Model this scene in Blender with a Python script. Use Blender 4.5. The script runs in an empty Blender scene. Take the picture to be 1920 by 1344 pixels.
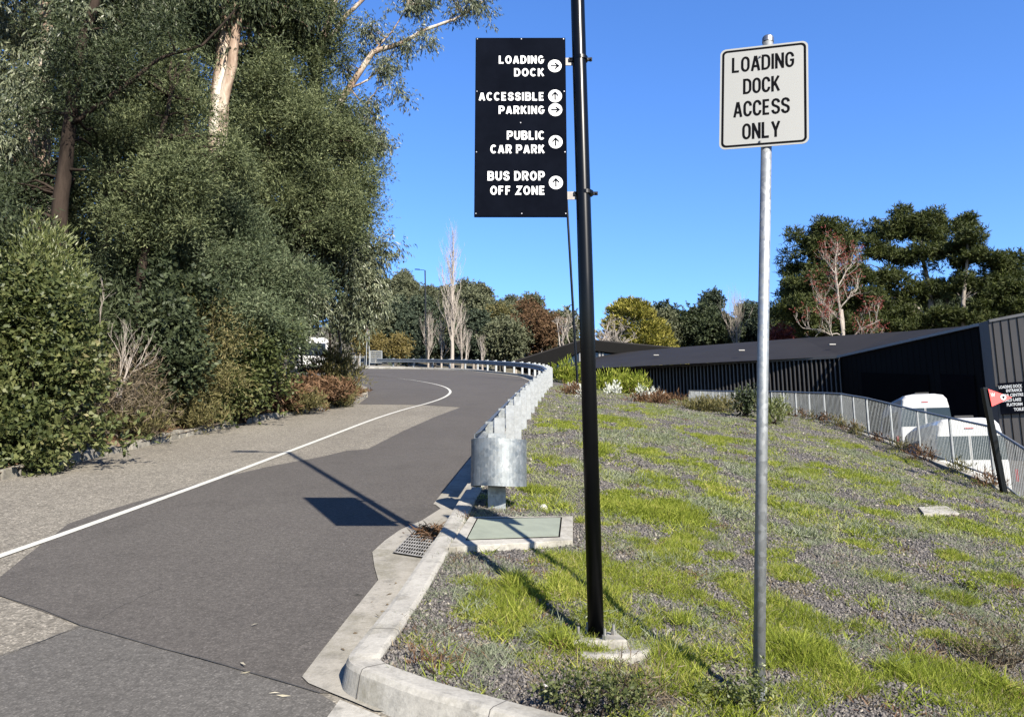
import bpy, math, random
import numpy as np
from mathutils import Vector, Matrix, noise as mnoise
from mathutils.geometry import delaunay_2d_cdt

S = bpy.context.scene
C = S.collection
RAD = math.radians
# ------------------------------------------------------------------ camera
PITCH = RAD(10.0)
CAMZ = 1.75
FPX = 1443.0            # focal length in pixels of a 1920 px wide picture
cam_d = bpy.data.cameras.new("camera")
cam_d.sensor_width = 36.0
cam_d.lens = FPX / 1920 * 36.0
cam_d.clip_start = 0.05
cam_d.clip_end = 3000
cam = bpy.data.objects.new("camera", cam_d)
cam.location = (0, 0, CAMZ)
cam.rotation_euler = (RAD(90) + PITCH, 0, 0)
C.objects.link(cam)
S.camera = cam
# ------------------------------------------------------------------ light
SUN_EL = RAD(33.0)
SUN_AZ = math.atan2(0.455, -0.89)      # direction towards the sun, x = sin, y = cos
world = bpy.data.worlds.new("World")
S.world = world
world.use_nodes = True
wn = world.node_tree
bg = wn.nodes["Background"]
sky = wn.nodes.new("ShaderNodeTexSky")
sky.sky_type = 'NISHITA'
sky.sun_disc = False
sky.sun_elevation = SUN_EL
sky.sun_rotation = SUN_AZ
sky.altitude = 0
sky.air_density = 1.0
sky.dust_density = 0.1
sky.ozone_density = 5.0
hs = wn.nodes.new('ShaderNodeHueSaturation')
hs.inputs['Hue'].default_value = 0.510
hs.inputs['Saturation'].default_value = 1.16
hs.inputs['Value'].default_value = 1.0
wn.links.new(sky.outputs[0], hs.inputs['Color'])
wn.links.new(hs.outputs[0], bg.inputs[0])
bg.inputs[1].default_value = 0.08
sun_d = bpy.data.lights.new("sun", 'SUN')
sun_d.energy = 5.0
sun_d.angle = RAD(0.53)
sun_d.color = (1.0, 0.93, 0.82)
sun = bpy.data.objects.new("sun", sun_d)
sdir = Vector((math.sin(SUN_AZ) * math.cos(SUN_EL), math.cos(SUN_AZ) * math.cos(SUN_EL), math.sin(SUN_EL)))
sun.rotation_euler = sdir.to_track_quat('Z', 'Y').to_euler()
sun.location = (0, 0, 40)
C.objects.link(sun)
S.view_settings.view_transform = 'Standard'
S.view_settings.look = 'None'
S.view_settings.exposure = 1.9
S.view_settings.gamma = 1

# ------------------------------------------------------------------ helpers
SL = 0.19               # slope of the driveway
CP, SP = math.cos(PITCH), math.sin(PITCH)
def P(u, v, y):
    """world point at distance y whose direction is known from the survey of the photograph"""
    t = (672 - v) / FPX
    dy, dz = CP - SP * t, SP + CP * t
    k = y / dy
    return Vector((k * (u - 960) / FPX, y, CAMZ + k * dz))
def G(u, v, h=0.0):
    t = (672 - v) / FPX
    dy, dz = CP - SP * t, SP + CP * t
    k = (CAMZ - h) / (SL * dy - dz)
    return Vector((k * (u - 960) / FPX, k * dy, CAMZ + k * dz))
def PX(y, z=None):
    return y * CP / FPX   # metres per pixel at distance y

def setp(o, label=None, cat=None, group=None, kind=None):
    if label: o['label'] = label
    if cat: o['category'] = cat
    if group: o['group'] = group
    if kind: o['kind'] = kind
    return o
def empty(name, loc, label, cat, group=None, rz=0.0):
    o = bpy.data.objects.new(name, None)
    o.empty_display_size = 0.2
    o.location = loc
    o.rotation_euler = (0, 0, rz)
    C.objects.link(o)
    return setp(o, label, cat, group)

class MB:
    def __init__(s):
        s.v = []; s.f = []; s.mi = []; s.cur = 0; s.n = 0
    def add(s, vs, fs):
        vs = [tuple(a) for a in vs]
        b = s.n
        s.v.extend(vs); s.n += len(vs)
        for f in fs:
            s.f.append([i + b for i in f]); s.mi.append(s.cur)
    def box(s, c, size, M=None):
        cx, cy, cz = c; x, y, z = size[0] / 2, size[1] / 2, size[2] / 2
        vs = [Vector((cx + a * x, cy + b * y, cz + d * z)) for a in (-1, 1) for b in (-1, 1) for d in (-1, 1)]
        if M is not None: vs = [M @ q for q in vs]
        s.add(vs, [(0, 1, 3, 2), (4, 6, 7, 5), (0, 4, 5, 1), (2, 3, 7, 6), (0, 2, 6, 4), (1, 5, 7, 3)])
    def hexa(s, lo, hi):
        """two quads (4 points each) joined"""
        s.add(list(lo) + list(hi), [(3, 2, 1, 0), (4, 5, 6, 7), (0, 1, 5, 4), (1, 2, 6, 5), (2, 3, 7, 6), (3, 0, 4, 7)])
    def tube(s, pts, r, n=10, caps=True):
        pts = [Vector(p) for p in pts]
        if not hasattr(r, '__len__'): r = [r] * len(pts)
        vs = []; fs = []
        prev = None
        for i, p in enumerate(pts):
            d = (pts[min(i + 1, len(pts) - 1)] - pts[max(i - 1, 0)])
            if d.length < 1e-9: d = Vector((0, 0, 1))
            d.normalize()
            if prev is None:
                a = Vector((0, 0, 1)) if abs(d.z) < 0.9 else Vector((1, 0, 0))
                x = d.cross(a).normalized()
            else:
                x = (prev - d * prev.dot(d)).normalized()
            prev = x
            y = d.cross(x)
            for k in range(n):
                t = 2 * math.pi * k / n
                vs.append(p + (x * math.cos(t) + y * math.sin(t)) * r[i])
        for i in range(len(pts) - 1):
            for k in range(n):
                a = i * n + k; b = i * n + (k + 1) % n
                fs.append((a, b, b + n, a + n))
        if caps:
            fs.append(tuple(reversed(range(n)))); fs.append(tuple(range((len(pts) - 1) * n, len(pts) * n)))
        s.add(vs, fs)
    def prism(s, poly, off):
        off = Vector(off); n = len(poly)
        a = [Vector(p) for p in poly]
        s.add(a + [p + off for p in a], [tuple(range(n)), tuple(reversed(range(n, 2 * n)))] + [(i, i + n, (i + 1) % n + n, (i + 1) % n) for i in range(n)])
    def sweep(s, path, prof, closed=False, up=Vector((0, 0, 1)), caps=True):
        """profile (a, b): a to the right of travel (horizontal), b up"""
        path = [Vector(p) for p in path]; n = len(prof); vs = []; fs = []
        for i, p in enumerate(path):
            d = path[min(i + 1, len(path) - 1)] - path[max(i - 1, 0)]
            d.z = 0; d.normalize()
            rgt = Vector((d.y, -d.x, 0))
            for a, b in prof: vs.append(p + rgt * a + up * b)
        for i in range(len(path) - 1):
            for k in range(n if closed else n - 1):
                a = i * n + k; b = i * n + (k + 1) % n
                fs.append((a, a + n, b + n, b))
        if closed and caps:
            fs.append(tuple(range(n))); fs.append(tuple(reversed(range((len(path) - 1) * n, len(path) * n))))
        s.add(vs, fs)
    def build(s, name, mats, parent=None, smooth=False, label=None, origin=None, bevel=0.0):
        me = bpy.data.meshes.new(name)
        vs = s.v
        if origin is None and parent is not None: origin = parent.matrix_basis.translation if parent.parent is None else None
        M = None
        if parent is not None:
            top = parent
            M = wm(parent).inverted()
        elif origin is not None:
            M = Matrix.Translation(-Vector(origin))
        if M is not None: vs = [tuple(M @ Vector(q)) for q in vs]
        me.from_pydata(vs, [], s.f)
        if not isinstance(mats, (list, tuple)): mats = [mats]
        for m in mats: me.materials.append(m)
        if len(mats) > 1: me.polygons.foreach_set('material_index', s.mi)
        if smooth: me.polygons.foreach_set('use_smooth', [True] * len(s.f))
        me.update()
        o = bpy.data.objects.new(name, me)
        if parent is None and origin is not None: o.location = origin
        C.objects.link(o)
        if parent is not None: o.parent = parent
        if bevel:
            b = o.modifiers.new('bevel', 'BEVEL'); b.width = bevel; b.segments = 2; b.limit_method = 'ANGLE'
        if smooth == 'auto':
            pass
        if label: o['label'] = label
        return o
def wm(o):
    M = Matrix.LocRotScale(o.location, o.rotation_euler, o.scale)
    return wm(o.parent) @ M if o.parent else M

def np_mesh(name, V, F, mats, parent=None, origin=(0, 0, 0), mi=None, smooth=False):
    """V (N,3) array, F (M,k) array of equal sized faces"""
    V = np.asarray(V, dtype=np.float32) - np.asarray(origin, dtype=np.float32)
    F = np.asarray(F, dtype=np.int32)
    me = bpy.data.meshes.new(name)
    me.vertices.add(len(V)); me.vertices.foreach_set('co', V.ravel())
    k = F.shape[1]
    me.loops.add(F.size); me.loops.foreach_set('vertex_index', F.ravel())
    me.polygons.add(len(F)); me.polygons.foreach_set('loop_start', np.arange(0, F.size, k, dtype=np.int32))
    try: me.polygons.foreach_set('loop_total', np.full(len(F), k, dtype=np.int32))
    except Exception: pass
    if not isinstance(mats, (list, tuple)): mats = [mats]
    for m in mats: me.materials.append(m)
    if mi is not None: me.polygons.foreach_set('material_index', np.asarray(mi, dtype=np.int32))
    if smooth: me.polygons.foreach_set('use_smooth', np.ones(len(F), dtype=bool))
    me.update(calc_edges=True)
    o = bpy.data.objects.new(name, me)
    C.objects.link(o)
    if parent is not None: o.parent = parent       # origin must be the parent's origin
    else: o.location = origin
    return o

# ------------------------------------------------------------------ materials
def new_mat(name):
    m = bpy.data.materials.new(name); m.use_nodes = True
    nt = m.node_tree; b = nt.nodes['Principled BSDF']
    return m, nt, b
def N(nt, t, **kw):
    n = nt.nodes.new(t)
    for k, v in kw.items(): setattr(n, k, v)
    return n
def posnode(nt, obj=False):
    if obj: return N(nt, 'ShaderNodeTexCoord').outputs['Object']
    return N(nt, 'ShaderNodeNewGeometry').outputs['Position']
def noise_tex(nt, vec, scale, detail=4, rough=0.6, stretch=None):
    if stretch:
        mp = N(nt, 'ShaderNodeMapping'); mp.inputs['Scale'].default_value = stretch
        nt.links.new(vec, mp.inputs[0]); vec = mp.outputs[0]
    n = N(nt, 'ShaderNodeTexNoise'); n.inputs['Scale'].default_value = scale
    n.inputs['Detail'].default_value = detail; n.inputs['Roughness'].default_value = rough
    nt.links.new(vec, n.inputs['Vector'])
    return n.outputs['Fac']
ALB = 0.6
def ramp(nt, fac, stops, boost=1.0):
    r = N(nt, 'ShaderNodeValToRGB')
    e = r.color_ramp.elements
    while len(e) < len(stops): e.new(0.5)
    for i, (p, c) in enumerate(stops):
        e[i].position = p
        e[i].color = (c, c, c, 1) if not hasattr(c, '__len__') else (*[q * ALB * boost for q in c[:3]], 1)
    nt.links.new(fac, r.inputs[0])
    return r.outputs[0]
def mix(nt, fac, a, b, mode='MIX'):
    m = N(nt, 'ShaderNodeMix', data_type='RGBA', blend_type=mode)
    for sock, val in ((m.inputs[0], fac), (m.inputs[6], a), (m.inputs[7], b)):
        if hasattr(val, 'is_output') or isinstance(val, bpy.types.NodeSocket): nt.links.new(val, sock)
        elif hasattr(val, '__len__'): sock.default_value = (*val[:3], 1)
        else: sock.default_value = val
    return m.outputs[2]
def bump(nt, b, h, strength=0.3, dist=0.01):
    n = N(nt, 'ShaderNodeBump'); n.inputs['Strength'].default_value = strength; n.inputs['Distance'].default_value = dist
    nt.links.new(h, n.inputs['Height']); nt.links.new(n.outputs[0], b.inputs['Normal'])
def simple(name, col, rough=0.6, metal=0.0, var=0.15, scale=3.0, bstr=0.0, bscale=60, obj=False, spec=0.5, coat=0):
    m, nt, b = new_mat(name)
    pos = posnode(nt, obj)
    c2 = tuple(max(0, c * (1 - var)) for c in col); c1 = tuple(min(1, c * (1 + var)) for c in col)
    fac = noise_tex(nt, pos, scale, 6, 0.65)
    nt.links.new(ramp(nt, fac, [(0.3, c2), (0.7, c1)]), b.inputs['Base Color'])
    b.inputs['Roughness'].default_value = rough; b.inputs['Metallic'].default_value = metal
    b.inputs['Specular IOR Level'].default_value = spec
    if coat: b.inputs['Coat Weight'].default_value = coat
    if bstr: bump(nt, b, noise_tex(nt, pos, bscale, 5, 0.6), bstr, 0.005)
    return m
def asphalt(name, dark, light, grit, speck, bstr):
    m, nt, b = new_mat(name)
    pos = posnode(nt)
    big = noise_tex(nt, pos, 0.35, 4, 0.55)
    streak = noise_tex(nt, pos, 0.8, 3, 0.5, stretch=(2.2, 0.25, 1))
    base = ramp(nt, big, [(0.3, dark), (0.7, light)], 1.25)
    base = mix(nt, 0.35, base, ramp(nt, streak, [(0.3, dark), (0.72, light)], 1.25))
    v = N(nt, 'ShaderNodeTexVoronoi'); v.inputs['Scale'].default_value = grit
    nt.links.new(pos, v.inputs['Vector'])
    sp = N(nt, 'ShaderNodeSeparateColor'); nt.links.new(v.outputs['Color'], sp.inputs[0])
    blot = noise_tex(nt, pos, 1.7, 6, 0.72)
    base = mix(nt, 1.0, base, ramp(nt, blot, [(0.28, 0.84), (0.46, 1.0), (0.75, 1.07)]), 'MULTIPLY')
    cell = ramp(nt, sp.outputs[0], [(0.0, 1 - speck), (0.75, 1.0), (0.93, 1.0 + speck * 1.1), (1.0, 1 + speck * 2.2)])
    col = mix(nt, 1.0, base, cell, 'MULTIPLY')
    fine = noise_tex(nt, pos, grit * 0.22, 3, 0.7)
    col = mix(nt, 1.0, col, ramp(nt, fine, [(0.32, 1 - speck * .8), (0.68, 1 + speck * .8)]), 'MULTIPLY')
    nt.links.new(col, b.inputs['Base Color'])
    b.inputs['Roughness'].default_value = 0.85
    b.inputs['Specular IOR Level'].default_value = 0.12
    bump(nt, b, v.outputs['Distance'], bstr, 0.004)
    return m
M_ASPH = asphalt('dark_asphalt', (0.0590, 0.0534, 0.0484), (0.0714, 0.0654, 0.0587), 110, 0.22, 0.25)
M_ASPH2 = asphalt('worn_asphalt', (0.0671, 0.0628, 0.0573), (0.0852, 0.0802, 0.0725), 110, 0.24, 0.3)
M_CHIP = asphalt('chip_seal', (0.1257, 0.1133, 0.0937), (0.1627, 0.1483, 0.1226), 80, 0.36, 0.45)
M_TAR = simple('tar_seam', (0.035, 0.033, 0.03), 0.8, var=0.4, scale=20)
M_LINE = simple('road_paint', (0.46, 0.45, 0.40), 0.7, var=0.12, scale=12, bstr=0.2, bscale=150)
def concrete(name, a, bcol, stain=0.5):
    m, nt, b = new_mat(name)
    pos = posnode(nt)
    f1 = noise_tex(nt, pos, 2.2, 7, 0.7); f2 = noise_tex(nt, pos, 45, 4, 0.7); f3 = noise_tex(nt, pos, 7, 5, 0.75)
    c = ramp(nt, f1, [(0.3, a), (0.7, bcol)])
    c = mix(nt, 1.0, c, ramp(nt, f2, [(0.3, 0.86), (0.7, 1.1)]), 'MULTIPLY')
    c = mix(nt, 1.0, c, ramp(nt, f3, [(0.30, 1 - stain), (0.50, 1.0), (1, 1.05)]), 'MULTIPLY')
    f4 = noise_tex(nt, pos, 1.3, 8, 0.8)
    c = mix(nt, ramp(nt, f4, [(0.50, 0.0), (0.66, 0.75)]), c, (0.085, 0.078, 0.055))
    nt.links.new(c, b.inputs['Base Color']); b.inputs['Roughness'].default_value = 0.9
    b.inputs['Specular IOR Level'].default_value = 0.25
    bump(nt, b, f2, 0.35, 0.006)
    return m
M_CONC = concrete('kerb_concrete', (0.27, 0.255, 0.225), (0.37, 0.355, 0.315), 0.45)
M_CONC2 = concrete('gutter_concrete', (0.22, 0.205, 0.175), (0.31, 0.29, 0.25), 0.4)
M_CONCOLD = concrete('mossy_old_concrete', (0.13, 0.12, 0.10), (0.28, 0.26, 0.22), 0.75)
M_PITLID = simple('pit_lid_green', (0.18, 0.20, 0.155), 0.85, var=0.14, scale=5, bstr=0.2)
def galv(name, a=(0.42, 0.45, 0.46), b2=(0.62, 0.65, 0.66), scale=35, rough=0.42, stretch=(1, 1, 1)):
    m, nt, b = new_mat(name)
    pos = posnode(nt, True)
    mp = N(nt, 'ShaderNodeMapping'); mp.inputs['Scale'].default_value = stretch; nt.links.new(pos, mp.inputs[0])
    v = N(nt, 'ShaderNodeTexVoronoi'); v.inputs['Scale'].default_value = scale; nt.links.new(mp.outputs[0], v.inputs['Vector'])
    sp = N(nt, 'ShaderNodeSeparateColor'); nt.links.new(v.outputs['Color'], sp.inputs[0])
    n2 = noise_tex(nt, pos, 6, 6, 0.7)
    c = mix(nt, 0.5, ramp(nt, sp.outputs[0], [(0, a), (1, b2)]), ramp(nt, n2, [(0.3, a), (0.7, b2)]))
    nt.links.new(c, b.inputs['Base Color']); b.inputs['Metallic'].default_value = 0.75
    nt.links.new(ramp(nt, sp.outputs[1], [(0, rough - 0.1), (1, rough + 0.16)]), b.inputs['Roughness'])
    bump(nt, b, n2, 0.08, 0.004)
    return m
M_GALV = galv('galvanised_steel', (0.20, 0.215, 0.22), (0.34, 0.36, 0.365), 35, 0.5)
M_GALVD = galv('galvanised_drum', (0.1728, 0.1908, 0.1980), (0.3600, 0.3816, 0.3888), 34, 0.52, (1.0, 1.0, 0.8))
M_GALVP = galv('galvanised_post', (0.26, 0.275, 0.28), (0.44, 0.455, 0.46), 40, 0.55)
M_GALVW = simple('weathered_zinc', (0.27, 0.285, 0.29), 0.65, metal=0.3, var=0.22, scale=14, obj=True)
M_RAILD = simple('rail_zinc', (0.17, 0.19, 0.21), 0.5, metal=0.6, var=0.2, scale=3, obj=True)
M_BLACK = simple('black_powder_coat', (0.0022, 0.0025, 0.003), 0.28, var=0.25, scale=6, spec=0.16, obj=True)
M_SIGNBLK = simple('black_sign_panel', (0.0040, 0.0050, 0.0085), 0.7, var=0.3, scale=3, spec=0.0, obj=True)
M_WHITE = simple('white_vinyl', (0.62, 0.63, 0.63), 0.5, var=0.02, obj=True)
M_ALU = simple('bare_aluminium', (0.30, 0.30, 0.31), 0.4, metal=0.9, var=0.1, scale=20, obj=True)
M_BRKT = simple('grey_bracket', (0.16, 0.15, 0.14), 0.5, metal=0.8, var=0.2, scale=30, obj=True)
M_BOLT = simple('bolt_steel', (0.40, 0.38, 0.35), 0.45, metal=0.8, var=0.2, scale=30, obj=True)
M_RED = simple('red_paint', (0.75, 0.035, 0.03), 0.55, var=0.08, obj=True)
M_INK = simple('sign_black_ink', (0.006, 0.006, 0.007), 0.7, var=0.05, obj=True, spec=0.0)
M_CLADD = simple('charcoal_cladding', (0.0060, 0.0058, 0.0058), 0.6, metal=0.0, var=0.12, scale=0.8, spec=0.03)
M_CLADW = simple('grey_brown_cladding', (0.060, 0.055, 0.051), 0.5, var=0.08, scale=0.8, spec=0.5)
M_ROOF = simple('charcoal_roof_sheet', (0.024, 0.0225, 0.0225), 0.7, var=0.15, scale=0.4, spec=0.06)
M_VAN = simple('white_van_paint', (0.46, 0.455, 0.44), 0.3, var=0.02, coat=0.5)
M_GLASS = simple('dark_window_glass', (0.012, 0.016, 0.02), 0.08, var=0.1, spec=0.45)
M_RUBBER = simple('black_rubber', (0.015, 0.015, 0.015), 0.8, var=0.2)
M_TAIL = simple('red_lamp_lens', (0.45, 0.02, 0.02), 0.2, var=0.1)
def refl_sheet():
    m, nt, b = new_mat('retroreflective_white')
    pos = posnode(nt, True)
    br = N(nt, 'ShaderNodeTexChecker'); br.inputs['Scale'].default_value = 260
    nt.links.new(pos, br.inputs['Vector'])
    c = mix(nt, noise_tex(nt, pos, 9, 4), (0.1677, 0.1677, 0.1537), (0.1833, 0.1833, 0.1693))
    c = mix(nt, br.outputs['Fac'], c, (0.1599, 0.1599, 0.1482))
    nt.links.new(c, b.inputs['Base Color']); b.inputs['Roughness'].default_value = 0.4
    return m
M_REFL = refl_sheet()

def leaf_mat(name, stops, rough=0.5, trans=0.3, spec=0.5):
    m, nt, b = new_mat(name)
    g = N(nt, 'ShaderNodeNewGeometry')
    big = noise_tex(nt, g.outputs['Position'], 1.6 if 'grass' in name or 'herb' in name else 0.9, 4, 0.65)
    f = N(nt, 'ShaderNodeMath', operation='MULTIPLY_ADD'); nt.links.new(g.outputs['Random Per Island'], f.inputs[0]); f.inputs[1].default_value = 0.75
    nt.links.new(big, f.inputs[2])
    f2 = N(nt, 'ShaderNodeMath', operation='SUBTRACT'); nt.links.new(f.outputs[0], f2.inputs[0]); f2.inputs[1].default_value = 0.36
    col = ramp(nt, f2.outputs[0], stops, 1.15)
    nt.links.new(col, b.inputs['Base Color']); b.inputs['Roughness'].default_value = rough
    b.inputs['Specular IOR Level'].default_value = spec
    tr = N(nt, 'ShaderNodeBsdfTranslucent'); nt.links.new(mix(nt, 1.0, col, (1.3, 1.5, 0.7), 'MULTIPLY'), tr.inputs[0])
    mx = N(nt, 'ShaderNodeMixShader'); mx.inputs[0].default_value = trans
    nt.links.new(b.outputs[0], mx.inputs[1]); nt.links.new(tr.outputs[0], mx.inputs[2])
    nt.links.new(mx.outputs[0], nt.nodes['Material Output'].inputs[0])
    return m
def bark_mat(name, a, b2, c3=None, scale=3):
    m, nt, b = new_mat(name)
    pos = posnode(nt)
    f = noise_tex(nt, pos, scale, 6, 0.7, stretch=(1, 1, 0.25))
    st = [(0.36, a), (0.6, b2)] if c3 is None else [(0.3, a), (0.5, b2), (0.62, c3)]
    nt.links.new(ramp(nt, f, st), b.inputs['Base Color']); b.inputs['Roughness'].default_value = 0.95
    b.inputs['Specular IOR Level'].default_value = 0.06
    bump(nt, b, f, 0.6, 0.05)
    return m
L_GUM = leaf_mat('gum_leaves', [(0.0, (0.024, 0.032, 0.018)), (0.42, (0.08, 0.094, 0.054)), (0.8, (0.17, 0.185, 0.115)), (1.0, (0.25, 0.26, 0.17))], 0.42, 0.14, 0.25)
L_WAT = leaf_mat('wattle_leaves', [(0.0, (0.022, 0.03, 0.014)), (0.42, (0.07, 0.086, 0.04)), (0.8, (0.145, 0.165, 0.08)), (1.0, (0.21, 0.225, 0.11))], 0.6, 0.14, 0.1)
L_WATB = leaf_mat('blue_wattle_leaves', [(0.0, (0.02, 0.03, 0.016)), (0.42, (0.064, 0.084, 0.044)), (0.8, (0.125, 0.148, 0.08)), (1.0, (0.18, 0.2, 0.12))], 0.6, 0.14, 0.1)
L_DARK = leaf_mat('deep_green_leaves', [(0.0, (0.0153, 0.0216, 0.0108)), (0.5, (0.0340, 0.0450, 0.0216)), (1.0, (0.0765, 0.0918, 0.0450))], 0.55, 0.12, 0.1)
L_BROAD = leaf_mat('broad_shrub_leaves', [(0.0, (0.0240, 0.0343, 0.0119)), (0.5, (0.0624, 0.0764, 0.0255)), (0.86, (0.1120, 0.1209, 0.0442)), (1.0, (0.1920, 0.1716, 0.0850))], 0.5, 0.18, 0.15)
L_YEL = leaf_mat('yellow_green_leaves', [(0.0, (0.0648, 0.0828, 0.0216)), (0.5, (0.1224, 0.1440, 0.0396)), (1.0, (0.2016, 0.2088, 0.0792))], 0.5, 0.35)
L_FERN = leaf_mat('dead_fern_fronds', [(0.0, (0.0576, 0.0317, 0.0173)), (0.5, (0.1152, 0.0662, 0.0374)), (1.0, (0.1958, 0.1267, 0.0806))], 0.9, 0.15, 0.05)
L_DRY = leaf_mat('dry_brush', [(0.0, (0.0558, 0.0403, 0.0248)), (0.5, (0.1054, 0.0806, 0.0527)), (1.0, (0.1736, 0.1426, 0.0992))], 0.9, 0.15, 0.2)
L_OLIVE = leaf_mat('olive_scrub', [(0.0, (0.07, 0.065, 0.022)), (0.5, (0.125, 0.115, 0.04)), (1.0, (0.21, 0.17, 0.075))], 0.7, 0.3, 0.3)
L_HILL = leaf_mat('hill_gum_leaves', [(0.0, (0.0504, 0.0582, 0.0336)), (0.5, (0.0952, 0.1030, 0.0616)), (1.0, (0.1680, 0.1736, 0.1098))], 0.8, 0.12, 0.04)
L_CONI = leaf_mat('dark_conifer_needles', [(0.0, (0.022, 0.031, 0.022)), (0.5, (0.042, 0.055, 0.038)), (1.0, (0.08, 0.095, 0.06))], 0.8, 0.08, 0.04)
L_PINE = leaf_mat('pine_needles', [(0.0, (0.0180, 0.0258, 0.0095)), (0.5, (0.0426, 0.0534, 0.0171)), (1.0, (0.0861, 0.0966, 0.0285))], 0.6, 0.15, 0.12)
L_GOLD = leaf_mat('golden_cypress_sprays', [(0.0, (0.11, 0.11, 0.022)), (0.5, (0.24, 0.22, 0.045)), (1.0, (0.46, 0.4, 0.12))], 0.7, 0.18, 0.05)
L_BROWN = leaf_mat('russet_leaves', [(0.0, (0.055, 0.033, 0.02)), (0.5, (0.105, 0.062, 0.036)), (1.0, (0.17, 0.11, 0.062))], 0.8, 0.2, 0.05)
L_REDL = leaf_mat('dark_red_leaves', [(0.0, (0.12, 0.022, 0.020)), (0.5, (0.22, 0.045, 0.040)), (1.0, (0.33, 0.10, 0.08))], 0.6, 0.3, 0.3)
L_OCHRE = leaf_mat('ochre_leaves', [(0.0, (0.0910, 0.0700, 0.0210)), (0.5, (0.1540, 0.1190, 0.0350)), (1.0, (0.2380, 0.1890, 0.0700))], 0.7, 0.3, 0.3)
L_SILV = leaf_mat('silver_foliage', [(0.0, (0.40, 0.41, 0.38)), (0.5, (0.60, 0.61, 0.57)), (1.0, (0.8, 0.8, 0.76))], 0.8, 0.2, 0.2)
L_GRASS = leaf_mat('green_grass', [(0.0, (0.0732, 0.0812, 0.0132)), (0.45, (0.1647, 0.2065, 0.0242)), (0.8, (0.2928, 0.3190, 0.0550)), (1.0, (0.4636, 0.3944, 0.1320))], 0.6, 0.35, 0.1)
L_GRSIL = leaf_mat('grey_green_herb', [(0.0, (0.0962, 0.1110, 0.0629)), (0.5, (0.1776, 0.1961, 0.1258)), (1.0, (0.2812, 0.2960, 0.2146))], 0.75, 0.3, 0.2)
L_GRDRY = leaf_mat('dry_grass', [(0.0, (0.0960, 0.0720, 0.0440)), (0.5, (0.1920, 0.1520, 0.1000)), (1.0, (0.3360, 0.2880, 0.2000))], 0.85, 0.25, 0.2)
L_GRPALE = leaf_mat('pale_groundcover', [(0.0, (0.1120, 0.1280, 0.0480)), (0.5, (0.2160, 0.2320, 0.1040)), (1.0, (0.3360, 0.3440, 0.1920))], 0.7, 0.35, 0.2)
B_PALE = bark_mat('pale_gum_bark', (0.13, 0.075, 0.05), (0.34, 0.26, 0.20), (0.52, 0.47, 0.40), 2.2)
B_DARK = bark_mat('dark_rough_bark', (0.012, 0.009, 0.007), (0.042, 0.031, 0.024))
B_GREY = bark_mat('grey_bark', (0.16, 0.14, 0.12), (0.34, 0.30, 0.26))
B_BARE = bark_mat('bleached_bark', (0.22, 0.19, 0.165), (0.36, 0.32, 0.28))
# ------------------------------------------------------------------ terrain
KY = [3.0, 4.0, 5.0, 6.5, 7.7, 11, 15, 20, 28, 33, 38.8, 45.9, 50, 57, 60, 63, 64.7, 67]
KX = [-.85, -.85, -.80, -.70, -.56, -.36, -.10, .25, .95, 1.35, 1.4, .8, -.4, -2.9, -4.8, -8, -12.5, -24]
def xk(y): return float(np.interp(y, KY, KX))
def sstep(a, b, x):
    t = min(1, max(0, (x - a) / (b - a))); return t * t * (3 - 2 * t)
def bank_z(x, y):
    w = max(0.0, x - xk(y) - 0.2)
    z = SL * y + 0.115 - 0.10 * w - 0.055 * max(0, y - 30) * min(1, max(0, (x - 2) / 8))
    z -= .28 * sstep(6.0, 9.6, x) * (1 - sstep(17.5, 25, y))
    n = mnoise.noise(Vector((x * .7, y * .7, 3.1))) * .05 + mnoise.noise(Vector((x * 2.6, y * 2.6, 1.1))) * .014
    return z + n * min(1, w / .4)
def Bk(u, v):
    """the point of the planted bank seen in direction (u, v)"""
    t = (672 - v) / FPX
    dx, dy, dz = (u - 960) / FPX, CP - SP * t, SP + CP * t
    k = 2.0
    while k < 75:
        x, y, z = k * dx, k * dy, CAMZ + k * dz
        if z <= bank_z(x, y): break
        k += 0.01 + k * .001
    return Vector((k * dx, k * dy, bank_z(k * dx, k * dy)))
def dock_z(y): return 0.18 * min(y, 42) - 2.3
def far_hill(x, y):
    r = x / max(y, 1)
    H = float(np.interp(r, [-.4, -.14, -.02, .05, .12, .45, .8], [43, 45, 43, 37, 31, 27, 33]))
    z = float(np.interp(y, [68, 74, 82, 96, 120, 200, 300, 600], [12.2, 12.0, 9.5, 9.0, 9 + .28 * (H - 9), H, H * 1.15, H * .9]))
    z2 = float(np.interp(y, [45, 70, 96, 120, 200, 300, 600], [5.4, 8.5, 9.0, 9 + .28 * (H - 9), H, H * 1.15, H * .9]))
    t = sstep(2, 12, x)
    return z * (1 - t) + z2 * t
def ground_z(x, y):
    if y < 68:
        if x < 10.8:
            z = max(SL * y, -4) - .25
            if x > -1: z = min(z, bank_z(x, max(y, 0)) - .25) if y > 2 else z
            if x < -4: z = SL * y - .25
            if y > 45: z = min(z, z + 0)
            return max(z, -5)
        z = dock_z(max(y, -8))
        if y > 45: z = far_hill(x, y) - .2
        return z
    return far_hill(x, y)
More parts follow.
